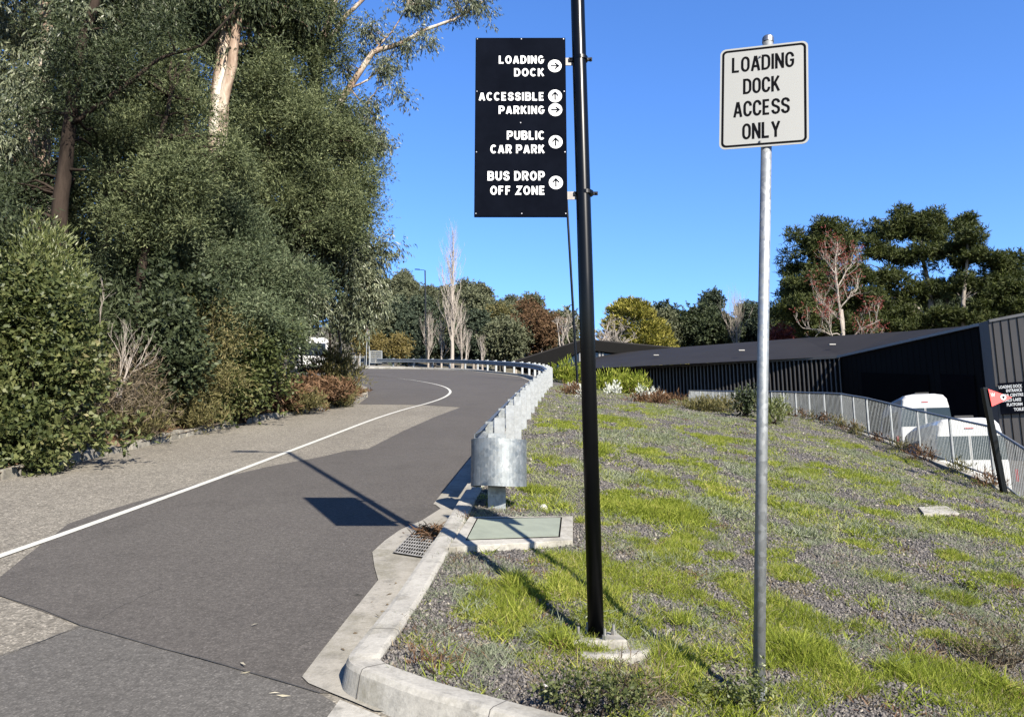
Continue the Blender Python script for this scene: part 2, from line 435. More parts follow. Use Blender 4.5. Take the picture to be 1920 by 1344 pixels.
def grid_sheet():
    xs = np.concatenate([-np.geomspace(60, 900, 14)[::-1], np.linspace(-55, -14, 14), np.linspace(-12, 10.7, 32), [10.9], np.linspace(12, 60, 20), np.geomspace(70, 900, 14)])
    ys = np.concatenate([-np.geomspace(5, 300, 8)[::-1], np.linspace(-3, 66, 60), np.linspace(68, 130, 30), np.geomspace(140, 1500, 20)])
    V = []; F = []
    for j, y in enumerate(ys):
        for i, x in enumerate(xs):
            n = mnoise.noise(Vector((x * .03, y * .03, 0))) * (4 if y > 110 else .0)
            V.append((x, y, ground_z(x, y) + n))
    nx = len(xs)
    for j in range(len(ys) - 1):
        for i in range(nx - 1):
            a = j * nx + i; F.append((a, a + 1, a + nx + 1, a + nx))
    o = np_mesh('ground', V, F, simple('leafy_soil', (0.07, 0.06, 0.035), 0.95, var=.4, scale=.6, bstr=.5, bscale=8), smooth=True)
    setp(o, kind='structure')
grid_sheet()

def poly_sheet(name, poly, zf, mat, step=None, kind='structure', thick=0):
    poly = [Vector((p[0], p[1])) for p in poly]
    n = len(poly)
    pts = list(poly)
    def inside(x, y):
        c = False; j = n - 1
        for i in range(n):
            a, b = poly[i], poly[j]
            if (a.y > y) != (b.y > y) and x < (b.x - a.x) * (y - a.y) / (b.y - a.y) + a.x: c = not c
            j = i
        return c
    if step:
        ys0, ys1 = min(p.y for p in poly), max(p.y for p in poly); xs0, xs1 = min(p.x for p in poly), max(p.x for p in poly)
        y = ys0 + .03
        while y < ys1:
            st = step(y); x = xs0 + .03
            while x < xs1:
                if inside(x, y): pts.append(Vector((x, y)))
                x += st
            y += st
    vs, es, fs, *_ = delaunay_2d_cdt(pts, [(i, (i + 1) % n) for i in range(n)], [], 1, 1e-5)
    V = [(p.x, p.y, zf(p.x, p.y)) for p in vs]
    F = [tuple(f) for f in fs]
    me = bpy.data.meshes.new(name); me.from_pydata(V, [], F); me.materials.append(mat)
    if step: me.polygons.foreach_set('use_smooth', [True] * len(F))
    # all faces up
    me.update()
    if len(me.polygons) and me.polygons[0].normal.z < 0: me.flip_normals()
    o = bpy.data.objects.new(name, me); C.objects.link(o)
    if kind: o['kind'] = kind
    return o
plane = lambda h: (lambda x, y: SL * y + h)

KPY = sorted(set(list(np.arange(7.7, 33, 1.5)) + [33, 36, 38.8, 42, 45.9, 48, 50, 52.5, 55, 57, 58.6, 60, 61.6, 63, 64, 64.7, 65.5, 66.2, 67]))
def chaikin(p, n=2):
    for _ in range(n):
        q = [p[0]]
        for a, b in zip(p[:-1], p[1:]):
            q += [a * .75 + b * .25, a * .25 + b * .75]
        q.append(p[-1]); p = q
    return p
near_px = [(994, 1342), (884, 1312), (782, 1285), (724, 1263), (688, 1250), (664, 1238), (659, 1228), (666, 1216), (717, 1154), (753, 1107), (792, 1048), (830, 994)]
kn = [G(u, v, .15) for u, v in near_px]
kerb_pts = [Vector((8.6, 10.5, 0)), Vector((6.5, 7.6, 0)), Vector((4.6, 5.3, 0)), Vector((3.3, 4.25, 0)), Vector((2.55, 3.72, 0)), Vector((1.9, 3.36, 0)), Vector((1.3, 3.2, 0)), Vector((.65, 3.19, 0))] + kn + [Vector((xk(y), y, 0)) for y in KPY]
kerb_pts = chaikin([Vector((p.x, p.y, 0)) for p in kerb_pts], 2)
def kerb_top(p):
    return bank_z(p.x, p.y) + .03 if p.x > 0.3 and p.y < 12 else SL * p.y + .145
kerb_path = [Vector((p.x, p.y, kerb_top(p))) for p in kerb_pts]
m = MB()
m.sweep(kerb_path, [(-.055, -.19), (-.03, -.03), (-.018, -.006), (0.01, 0), (.125, 0), (.142, -.006), (.15, -.02), (.15, -.25)], closed=True)
o = m.build('kerb', M_CONC, smooth=False); o['kind'] = 'structure'
# kerb joints
m = MB()
for k in range(22, len(kerb_path) - 3, 7):
    a, b = kerb_path[k], kerb_path[k + 1]
    if a.y > 30: break
    d = (b - a).normalized(); r = Vector((d.y, -d.x, 0)).normalized()
    if k % 14 == 1: continue
    pr_ = [a + r * q1 + Vector((0, 0, q2)) for q1, q2 in [(-.0565, -.17), (-.0315, -.03), (-.019, -.005), (.01, .0012), (.125, .0012), (.1435, -.006), (.1515, -.02), (.1515, -.17)]]
    m.prism(pr_, d * .004)
o = m.build('kerb_joints', simple('joint_shadow_gap', (.06, .055, .05), .95)); o['kind'] = 'structure'

# road: light chip seal below, darker asphalt patches on top, all in the slope of the driveway
left_edge = [(-7.0, -6), (-6.75, 6)] + [tuple(G(u, v)[:2]) for u, v in [(0, 900), (100, 876), (200, 853), (320, 826), (430, 800), (560, 776), (640, 760), (672, 752)]]
left_tip = [tuple(G(u, v)[:2]) for u, v in [(688, 745), (689, 741)]] + [(-6.0, 31.5), (-7.6, 36), (-10, 43), (-14, 48.5), (-22, 52), (-40, 54)]
right_edge = [(p.x, p.y) for p in kerb_path if p.x < .6 or p.y > 12]
road_poly = [(-42, 66.2), (-42, 54)] + list(reversed(left_tip))[1:] + list(reversed(left_edge)) + [(3.2, -6), (3.4, 2.2), (3.1, 3.75), (2.4, 3.5), (1.5, 3.2)] + right_edge[5:]
o = poly_sheet('road', road_poly, plane(0), M_CHIP)
dark_far = [tuple(G(u, v)[:2]) for u, v in [(600, 857), (650, 845), (689, 842), (756, 808), (817, 781), (864, 763.5), (786, 759), (672, 758)]]
dark_poly = [tuple(G(u, v)[:2]) for u, v in [(0, 1082), (52, 1040), (92, 1010), (128, 982), (200, 957), (274, 936), (367, 908), (424, 893), (508, 874)]] + dark_far + \
    left_tip[0:1] + left_tip[1:] + [(-42, 66.2)] + [p for p in reversed(right_edge) if p[1] > 3.9] + [tuple(G(u, v)[:2]) for u, v in [(655, 1300), (600, 1300), (450, 1256), (300, 1215), (152, 1173), (0, 1118)]] 
dark_poly += [(-5.6, 5.32), (-5.9, 5.9)]
o = poly_sheet('asphalt_patch', dark_poly, plane(.004), M_ASPH)
near_poly = [tuple(G(u, v)[:2]) for u, v in [(152, 1174), (300, 1216), (450, 1257), (600, 1301)]] + [(-.6, 3.7), (0.1, 3.2), (1.5, 3.05), (2.5, 3.4), (3.2, 3.6), (3.3, -5), (-6.6, -5), (-6.6, 3.9)] + [tuple(G(0, 1231)[:2])]
o = poly_sheet('driveway_asphalt', near_poly, plane(.0035), M_ASPH2)
def strip(name, path, w, h, mat, kind='structure'):
    path = [Vector((p[0], p[1], SL * p[1] + h)) for p in path]
    mm = MB(); mm.sweep(path, [(-w / 2, 0), (w / 2, 0)])
    oo = mm.build(name, mat); 
    if oo.data.polygons[0].normal.z < 0: oo.data.flip_normals()
    oo['kind'] = kind; return oo
strip('tar_seam', [G(u, v) for u, v in [(152, 1174), (225, 1194), (300, 1216), (375, 1235), (450, 1257), (525, 1278), (600, 1301)]], .012, .0075, M_TAR)
strip('tar_joint', [G(u, v) for u, v in [(0, 1118), (80, 1144), (152, 1174)]], .008, .008, M_TAR)
strip('tar_edge', [G(u, v) for u, v in [(152, 1174), (80, 1203), (0, 1231)]], .008, .009, M_TAR)
line_px = [(-160, 1100), (0, 1043), (130, 998), (274, 946), (420, 893), (520, 855), (620, 817), (700, 786), (760, 767), (800, 757), (830, 747), (843, 739), (845, 733), (838, 727), (822, 721.5), (790, 715), (750, 709.5), (700, 705.5), (640, 703)]
line_pts = chaikin([G(u, v) for u, v in line_px], 2)
strip('centre_line', line_pts, .10, .008, M_LINE)
M_CRACK = simple('fine_crack_filler', (.045, .041, .037), .9, var=.3, scale=30)
crk = random.Random(12)
for (u0, v0, u1, v1) in [(560, 1010, 470, 1150), (300, 1100, 180, 1165), (700, 905, 610, 960), (905, 742, 985, 738), (640, 1130, 560, 1215)]:
    pa, pb_ = G(u0, v0), G(u1, v1); pts_ = []
    for k in range(13):
        q_ = pa.lerp(pb_, k / 12); pts_.append(Vector((q_.x + crk.gauss(0, .02), q_.y + crk.gauss(0, .02), 0)))
    strip('hairline_crack', pts_, .004, .006, M_CRACK)
# kerb-side edge line on the bend
# concrete gutter with the widened apron round the drain
gut = [G(u, v) for u, v in [(702, 1336), (660, 1318), (620, 1302), (578, 1284), (566, 1272), (600, 1227), (655, 1157), (709, 1090), (702, 1065), (698, 1037), (722, 1015), (750, 995), (790, 978), (826, 955), (817, 948)]]
gouter = [(p.x, p.y) for p in gut] + [(xk(y) - .36, y) for y in np.arange(8.6, 34, 1.4)] + [(1.02, 38.8), (.45, 45.9), (-.75, 50), (-3.1, 57)]
ginner = [(p.x + .01, p.y) for p in kerb_path if (p.y > 3.75 and p.x < 1.6 and p.y < 57) and not (p.x > -.5 and p.y < 5)]
o = poly_sheet('gutter', [(G(702, 1336).x, G(702, 1336).y)] + gouter[1:] + list(reversed(ginner)), plane(.012), M_CONC2)
o = poly_sheet('crossover_slab', [tuple(G(u, v)[:2]) for u, v in [(637, 1317), (706, 1345), (760, 1375), (640, 1380), (612, 1352)]], plane(.016), M_CONC)
# far pale apron at the bend
o = poly_sheet('footpath', [tuple(G(u, v)[:2]) for u, v in [(640, 690.5), (700, 691.5), (780, 691.8), (860, 693.5), (905, 695.5), (905, 693.2), (860, 690.5), (780, 688.6), (725, 686.8), (690, 686), (640, 688)]], plane(.012), M_CONC)

# planted bank
def gravel_mat():
    m_, nt, b = new_mat('crushed_rock_mulch')
    pos = posnode(nt)
    v = N(nt, 'ShaderNodeTexVoronoi'); v.inputs['Scale'].default_value = 42; nt.links.new(pos, v.inputs['Vector'])
    sp = N(nt, 'ShaderNodeSeparateColor'); nt.links.new(v.outputs['Color'], sp.inputs[0])
    c = ramp(nt, sp.outputs[0], [(0, (0.0356, 0.0311, 0.0283)), (.5, (0.0832, 0.0740, 0.0668)), (.88, (0.1386, 0.1230, 0.1089)), (1, (0.2693, 0.2414, 0.1959))])
    c2 = ramp(nt, noise_tex(nt, pos, 1.1, 6, .75), [(.38, (.19, .14, .09)), (.55, (1, 1, 1))])
    c = mix(nt, .55, c, mix(nt, 1.0, c, c2, 'MULTIPLY'))
    nt.links.new(c, b.inputs['Base Color']); b.inputs['Roughness'].default_value = .9
    bump(nt, b, v.outputs['Distance'], .9, .02)
    return m_
M_GRAV = gravel_mat()
FX = lambda y: float(np.interp(y, [8, 13, 16, 20, 26, 51, 67], [9.2, 9.75, 9.95, 10.4, 10.9, 11.1, 11.1]))
bank_poly = [(p.x + .10 * 0 + (.1 if i > 30 else 0), p.y + (0.1 if i <= 30 else 0)) for i, p in enumerate(kerb_path)]
bank_poly = []
for i in range(1, len(kerb_path) - 1):
    d = kerb_path[i + 1] - kerb_path[i - 1]; d.z = 0; d.normalize()
    p = kerb_path[i] + Vector((d.y, -d.x, 0)) * .12
    bank_poly.append((p.x, p.y))
bank_poly = bank_poly + [(-24, 69.5), (11.1, 69.5)] + [(FX(y), y) for y in np.arange(66, 10.6, -2.0)]
o = poly_sheet('planted_bank', bank_poly, bank_z, M_GRAV, step=lambda y: .12 if y < 8 else (.28 if y < 16 else (.6 if y < 30 else 1.6)))
# left verge
def verge_z(x, y):
    xl = float(np.interp(y, [6, 10.2, 12.8, 17.2, 20.7, 24.7, 28.4, 36, 43, 48.5, 52], [-6.75, -6.8, -6.7, -6.3, -5.7, -5.2, -5.3, -7.6, -10, -14, -22]))
    w = max(0, xl - x)
    return SL * y + .10 + .10 * min(w, 8) + mnoise.noise(Vector((x * .8, y * .8, 9))) * .08 * min(1, w)
vp = [(p[0], p[1]) for p in left_edge + left_tip] + [(-60, 56), (-60, -6)]
o = poly_sheet('left_verge', vp, verge_z, simple('leaf_litter_soil', (.13, .085, .05), .95, var=.5, scale=4, bstr=.8, bscale=30), step=lambda y: 1.2)
# old rough kerb on the left, stone by stone uneven
m = MB(); rnd = random.Random(4)
lk = [Vector((p[0], p[1], 0)) for p in left_edge[1:] + left_tip[:4]]
tot = 0
for a, b in zip(lk[:-1], lk[1:]):
    n = max(1, int((b - a).length / .30))
    for i in range(n):
        p = a.lerp(b, (i + .5) / n); d = (b - a).normalized(); r = Vector((-d.y, d.x, 0))
        hh = .12 + rnd.uniform(-.02, .035); w = .2 + rnd.uniform(-.03, .03); L = (b - a).length / n * .5 * rnd.uniform(.92, .99)
        p = p + r * (w * .4 + rnd.uniform(-.025, .025))
        base = []; top = []
        for sx, sy in ((-1, -1), (1, -1), (1, 1), (-1, 1)):
            q = p + d * L * sx + r * w * .5 * sy
            base.append(Vector((q.x, q.y, SL * q.y - .06)))
            q = p + d * L * sx * rnd.uniform(.82, .98) + r * w * .5 * sy * rnd.uniform(.6, .85)
            top.append(Vector((q.x, q.y, SL * q.y + hh * rnd.uniform(.8, 1.1))))
        m.hexa(base, top)
o = m.build('old_stone_kerb', M_CONCOLD, bevel=.02); o['kind'] = 'structure'

# ------------------------------------------------------------------ drain grate, pit cover, slab
def quadpt(px, h): return [G(u, v, h) for u, v in px]
gr = quadpt([(738, 1036), (806, 1047), (838, 1000), (776, 996)], .02)
go = empty('drain_grate', gr[0], 'rusty steel drain grate in the concrete gutter under the leaf pile', 'drain grate')
m = MB(); m.prism([p - Vector((0, 0, .004)) for p in gr], (0, 0, -.02)); m.build('drain_pit', M_INK, go)
m = MB()
for i in range(15):
    t = i / 14; a = gr[0].lerp(gr[1], t); b = gr[3].lerp(gr[2], t)
    m.tube([a + Vector((0, 0, .006)), b + Vector((0, 0, .006))], .0045, 4)
for i in range(9):
    t = i / 8; a = gr[0].lerp(gr[3], t); b = gr[1].lerp(gr[2], t)
    m.tube([a + Vector((0, 0, .008)), b + Vector((0, 0, .008))], .007, 4)
m.build('grate_bars', simple('rusty_grate', (.28, .27, .25), .6, metal=.4, var=.35, scale=12), go)
def bk(u, v, h):     # point at height h over the bank
    p = Bk(u, v + 0); return p + Vector((0, 0, h))
def Gb(u, v, off):
    """intersection with the bank plane (without its small bumps) raised by off"""
    t = (672 - v) / FPX; dx, dy, dz = (u - 960) / FPX, CP - SP * t, SP + CP * t
    k = 2.0
    while k < 75:
        x, y, z = k * dx, k * dy, CAMZ + k * dz
        w = max(0.0, x - xk(y) - .2)
        if z <= SL * y + .115 - .1 * w + off: break
        k += .002
    return Vector((x, y, z))
pc = empty('pit_cover', Gb(950, 1000, .0), 'flat concrete access pit cover with green lid between kerb and black pole', 'pit cover')
fr = [Gb(u, v, .05) for u, v in [(841, 1025), (1074, 1012), (1074, 967), (880, 968)]]
ld = [Gb(u, v, .057) for u, v in [(876, 1010), (1047, 1004), (1051, 970), (896, 972)]]
m = MB(); m.prism(list(reversed(fr)), (0, 0, -.2)); m.build('concrete_surround', M_CONC, pc, bevel=.006)
m = MB(); gp = [Gb(u, v, .053) for u, v in [(873, 1012), (1050, 1006), (1054, 969), (894, 971)]]
m.prism(list(reversed(gp)), (0, 0, -.01)); m.build('lid_gap', M_INK, pc)
m = MB(); m.prism(list(reversed(ld)), (0, 0, -.02)); m.build('lid', M_PITLID, pc)
sl = [Gb(u, v, .04) for u, v in [(1732, 962), (1800, 962), (1775, 948), (1722, 950)]]
m = MB(); m.prism(list(reversed(sl)), (0, 0, -.12)); o = m.build('concrete_slab', M_CONC, origin=sl[0], bevel=.005)
setp(o, 'small pale concrete slab lying on the bank below the fence', 'concrete slab')

# ------------------------------------------------------------------ guardrail
rail_pts = [Vector((xk(y) + .18, y)) for y in list(np.arange(8.4, 33, 1.5)) + [33, 36, 38.8]]
rp = [Vector((p.x, p.y, 0)) for p in rail_pts] + [Vector((x, y, 0)) for x, y in [(1.3, 43), (.95, 46), (.2, 49.5), (-.8, 52.4), (-2.4, 57.2), (-4.3, 60.2), (-7.6, 63.1), (-11.9, 64.9)]]
rp = chaikin(rp, 2)
def resample(path, step):
    out = [path[0].copy()]; acc = 0
    for a, b in zip(path[:-1], path[1:]):
        L = (b - a).length; t = step - acc
        while t <= L:
            out.append(a.lerp(b, t / L)); t += step
        acc = (acc + L) % step
    return out
rail_c = resample(rp, .5)
rail_c = [Vector((p.x, p.y, SL * p.y + .12 + .56)) for p in rail_c]
gd = empty('guardrail', (rail_c[0].x, rail_c[0].y, rail_c[0].z - .6), 'galvanised steel W beam guardrail following the kerb round the bend', 'guardrail')
prof = [(0.0, -.155), (-.07, -.12), (-.075, -.075), (-.005, -.025), (-.005, .025), (-.075, .075), (-.07, .12), (0, .155)]
m = MB(); m.sweep(rail_c, prof + [(a + .006, b) for a, b in reversed(prof)], closed=True)
m.build('rail_beam', M_RAILD, gd)
for k in range(8, len(rail_c) - 8, 8):
    q_ = rail_c[k]; d_ = (rail_c[k + 1] - rail_c[k]); d_.z = 0; d_.normalize(); r_ = Vector((d_.y, -d_.x, 0))
    m = MB(); m.tube([q_ - r_ * .005, q_ - r_ * .03], .016, 6); m.tube([q_ + r_ * .006, q_ + r_ * .02], .014, 6); m.build('rail_bolt', M_BOLT, gd)
posts = resample([Vector((p.x, p.y, 0)) for p in rp], 2.0)
def rail_post(p, d):
    r = Vector((d.y, -d.x, 0)); up = Vector((0, 0, 1))
    c = p + r * .19
    M = Matrix.Translation((c.x, c.y, SL * c.y + .1)) @ Matrix((r, d, up)).transposed().to_4x4()
    mm = MB()
    mm.box((0, -.05, .27), (.12, .006, 1.04), M)
    mm.box((-.058, 0, .27), (.005, .1, 1.04), M)
    mm.box((0, .05, .27), (.12, .006, 1.04), M)
    mm.box((.058, -.04, .27), (.005, .02, 1.04), M)
    po = mm.build('post', M_GALVW, gd)
    mm = MB(); mm.box((-.125, 0, .6), (.09, .05, .3), M); mm.build('blockout', M_GALV, gd)
for i, p in enumerate(posts):
    q = posts[min(i + 1, len(posts) - 1)] - posts[max(0, i - 1)]
    d = Vector((q.x, q.y, 0)).normalized()
    rail_post(p + Vector((0, .9, 0)) * (1 if i == 0 else 1), d) if i < 12 else rail_post(p, d)
# bent end plate
dc = Vector((-.135, 7.95, 0)); zb = SL * 7.95 + .32
m = MB(); R_ = .285; n = 44; vs = []; fs = []
a0, a1 = RAD(-228), RAD(92)
for ring, (rr, z) in enumerate([(R_, zb), (R_, zb + .47), (R_ - .006, zb + .47), (R_ - .006, zb)]):
    for k in range(n + 1):
        a = a0 + (a1 - a0) * k / n
        vs.append(dc + Vector((math.cos(a) * rr, math.sin(a) * rr, z + .006 * math.sin(a * 2))))
for r4 in range(4):
    for k in range(n):
        a = r4 * (n + 1) + k; b = ((r4 + 1) % 4) * (n + 1) + k
        fs.append((a, a + 1, b + 1, b))
m.add(vs, fs)
m.build('end_plate', M_GALVD, gd, smooth=False)
m = MB(); M = Matrix.Translation((-.155, 8.02, SL * 8 + .1))
m.box((0, -.06, .2), (.18, .008, 1.1), M); m.box((-.088, 0, .2), (.006, .12, 1.1), M); m.box((.088, 0, .2), (.006, .12, 1.1), M); m.build('post', M_GALV, gd)

# ------------------------------------------------------------------ black street lamps
def lamp(base, top_dir, H, label, near=False):
    e = empty('street_lamp', base, label, 'street lamp', 'black street lamps')
    top = base + top_dir * (H / top_dir.z)
    m = MB(); r = .048 if near else .062
    m.tube([base + Vector((0, 0, .005)), base.lerp(top, .3), base.lerp(top, .7), top], [r, r, r * .97, r * .94], 28 if near else 10)
    m.build('pole', M_BLACK, e, smooth=near)
    m = MB()
    ar = top + Vector((-.5, .02, .06))
    m.tube([top + Vector((0, 0, -.02)), top + Vector((-.12, 0, .03)), ar], .024, 8); m.build('arm', M_BLACK, e)
    m = MB(); c = ar + Vector((-.17, 0, .01))
    poly = [c + Vector(q) for q in [(.2, -.05, 0), (.14, -.09, 0), (-.2, -.08, 0.01), (-.26, -.03, 0.01), (-.26, .03, .01), (-.2, .08, .01), (.14, .09, 0), (.2, .05, 0)]]
    m.prism(poly, (0, 0, .045)); m.build('lamp_head', M_BLACK, e)
    if near:
        m = MB(); m.tube([base + Vector((0, 0, -.002)), base + Vector((0, 0, .014))], .066, 28); m.build('base_flange', M_BLACK, e)
        for k, a in enumerate((20, 110, 200, 290)):
            c = base + Vector((math.cos(RAD(a)) * .115, math.sin(RAD(a)) * .115, 0))
            m = MB(); m.tube([c + Vector((0, 0, -.02)), c + Vector((0, 0, .02))], .017, 6); m.tube([c + Vector((0, 0, .02)), c + Vector((0, 0, .055))], .009, 8)
            m.build('anchor_bolt', M_BOLT, e)
        m = MB(); M = Matrix.Translation(base) @ Matrix.Rotation(RAD(8), 4, 'Z')
        m.prism([M @ Vector(q) for q in [(-.17, -.12, -.004), (.15, -.14, -.004), (.16, .13, -.004), (-.15, .14, -.004)]], (0, 0, -.1))
        m.build('footing_pad', M_CONC, e, bevel=.012)
        m = MB(); fl = []
        for k in range(20):
            a = 2 * math.pi * k / 20; rr = .235 * (1 + .07 * math.sin(3 * a + 1) + .04 * math.sin(5 * a))
            fl.append(base + Vector((.06 + math.cos(a) * rr * 1.12, -.05 + math.sin(a) * rr, -.055)))
        m.prism(fl, (0, 0, -.3)); m.build('footing', M_CONC, e, bevel=.02)
        m = MB()
        for zz in (.9, 4.9):
            pass
    return e, top
pb = P(1118, 1207, 4.45)
pb = Bk(1118, 1207) + Vector((0, 0, .05))
ptop = P(1083, 0, pb.y)
lamp_e, ltop = lamp(pb, (ptop - pb).normalized(), 7.35, 'near black lamp pole on a concrete footing holding the black directory sign', True)
b2 = Bk(1083, 724)
lamp(b2, (P(1064, 400, b2.y) - b2).normalized(), 9.3, 'distant thin black lamp pole leaning beside the silver shrubs right of the guardrail')
b3 = P(799.5, 678, 66.5)
lamp(b3, (P(797, 507, 66.5) - b3).normalized(), (P(797, 507, 66.5) - b3).z, 'far black lamp post behind the guardrail next to the bare poplar')

# ------------------------------------------------------------------ lettering helpers
def flat_text(txt, offset=0.018):
    cu = bpy.data.curves.new('tmp', 'FONT'); cu.body = txt; cu.size = 1; cu.offset = offset; cu.resolution_u = 3
    ob = bpy.data.objects.new('tmp', cu); C.objects.link(ob)
    dg = bpy.context.evaluated_depsgraph_get()
    me = bpy.data.meshes.new_from_object(ob.evaluated_get(dg))
    V = np.array([v.co[:] for v in me.vertices]); F = [list(p.vertices) for p in me.polygons]
    bpy.data.objects.remove(ob); bpy.data.curves.remove(cu); bpy.data.meshes.remove(me)
    V[:, 0] -= V[:, 0].min(); V[:, 0] /= max(1e-6, V[:, 0].max()); V[:, 1] -= V[:, 1].min(); V[:, 1] /= max(1e-6, V[:, 1].max())
    return V, F
class Plate:
    """a flat sign face: origin top left, unit vectors right and down, size in metres"""
    def __init__(s, o, r, d, n, w, h): s.o, s.r, s.d, s.n, s.w, s.h = Vector(o), Vector(r), Vector(d), Vector(n), w, h
    def pt(s, fx, fy, e=.002): return s.o + s.r * (fx * s.w) + s.d * (fy * s.h) + s.n * e
    def text(s, mb, txt, x0, x1, y0, y1, e=.002, off=.018):
        V, F = flat_text(txt, off)
        mb.add([s.pt(x0 + (x1 - x0) * a, y1 + (y0 - y1) * b, e) for a, b, _ in V], F)
    def disc(s, mb, cx, cy, rm, e, r0=0, n=32):
        c = s.pt(cx, cy, e)
        o = [c + s.r * math.cos(2 * math.pi * k / n) * rm + s.d * math.sin(2 * math.pi * k / n) * rm for k in range(n)]
        if not r0: mb.add(o, [tuple(range(n))])
        else:
            i = [c + (p - c) * (r0 / rm) for p in o]
            mb.add(o + i, [(k, (k + 1) % n, (k + 1) % n + n, k + n) for k in range(n)])
    def stroke(s, mb, pts, th, e, closed=False):
        """pts in metres from the plate origin (x right, y down)"""
        P2 = [Vector((a, b)) for a, b in pts]; n = len(P2); L = []; R = []
        for i, p in enumerate(P2):
            a = P2[i - 1] if (i > 0 or closed) else p; b = P2[(i + 1) % n] if (i < n - 1 or closed) else p
            d1 = (p - a); d2 = (b - p)
            if d1.length < 1e-9: d1 = d2
            if d2.length < 1e-9: d2 = d1
            d1.normalize(); d2.normalize(); t = (d1 + d2)
            if t.length < .3: t = d2
            t.normalize(); nn = Vector((-t.y, t.x)); k = 1 / max(.5, nn.dot(Vector((-d1.y, d1.x))))
            L.append(p + nn * th / 2 * k); R.append(p - nn * th / 2 * k)
        vs = [s.o + s.r * q.x + s.d * q.y + s.n * e for q in L + R]
        fs = [(i, (i + 1) % n, (i + 1) % n + n, i + n) for i in range(n if closed else n - 1)]
        mb.add(vs, fs)
def arc(cx, cy, rx, ry, a0, a1, n=8):
    return [(cx + rx * math.cos(RAD(a0 + (a1 - a0) * k / n)), cy + ry * math.sin(RAD(a0 + (a1 - a0) * k / n))) for k in range(n + 1)]
def glyph(ch):
    w = .52; r = w / 2
    if ch == 'L': return w * .9, [([(0, 1.08), (0, 0), (w * .95, 0)], 0)]
    if ch == 'I': return 0, [([(0, 1.08), (0, -.08)], 0)]
    if ch == 'N': return w, [([(0, -.08), (0, 1.08)], 0), ([(w, -.08), (w, 1.08)], 0), ([(.03, .97), (w - .03, .03)], 0)]
    if ch == 'A': return w * 1.12, [([(0, -.08), (w * .52, 1.05)], 0), ([(w * .60, 1.05), (w * 1.12, -.08)], 0), ([(w * .2, .27), (w * .92, .27)], 0)]
    if ch == 'E': return w * .88, [([(w * .88, 1), (0, 1), (0, 0), (w * .88, 0)], 0), ([(0, .52), (w * .78, .52)], 0)]
    if ch == 'K': return w, [([(0, 1.08), (0, -.08)], 0), ([(w, 1.06), (.03, .34)], 0), ([(w * .36, .6), (w * 1.04, -.06)], 0)]
    if ch == 'Y': return w * 1.1, [([(0, 1.07), (w * .55, .42)], 0), ([(w * 1.1, 1.07), (w * .55, .42)], 0), ([(w * .55, .5), (w * .55, -.06)], 0)]
    if ch == 'O': return w, [(arc(r, .7, r, .3, 0, 180, 10) + arc(r, .3, r, .3, 180, 360, 10), 1)]
    if ch == 'D': return w, [([(0, 0), (0, 1)] + arc(r * .8, .7, w - r * .8, .3, 90, 0, 7) + arc(r * .8, .3, w - r * .8, .3, 0, -90, 7), 1)]
    if ch == 'C': return w, [(arc(r, .7, r, .3, 0, 180, 10) + arc(r, .3, r, .3, 180, 360, 10), 0)]
    if ch == 'G': return w, [(arc(r, .7, r, .3, 0, 180, 10) + arc(r, .3, r, .3, 180, 360, 10) + [(w, .46), (w * .55, .46)], 0)]
    if ch == 'S': return w, [([(2*r, .76), (2*r*.97, .86), (2*r*.8, .96), (r, 1), (2*r*.2, .96), (2*r*.04, .86), (0, .75), (2*r*.07, .63), (2*r*.25, .56), (r, .51), (2*r*.76, .45), (2*r*.95, .37), (2*r, .25), (2*r*.96, .13), (2*r*.8, .04), (r, 0), (2*r*.2, .04), (2*r*.03, .14), (0, .24)], 0)]
    return .3, []
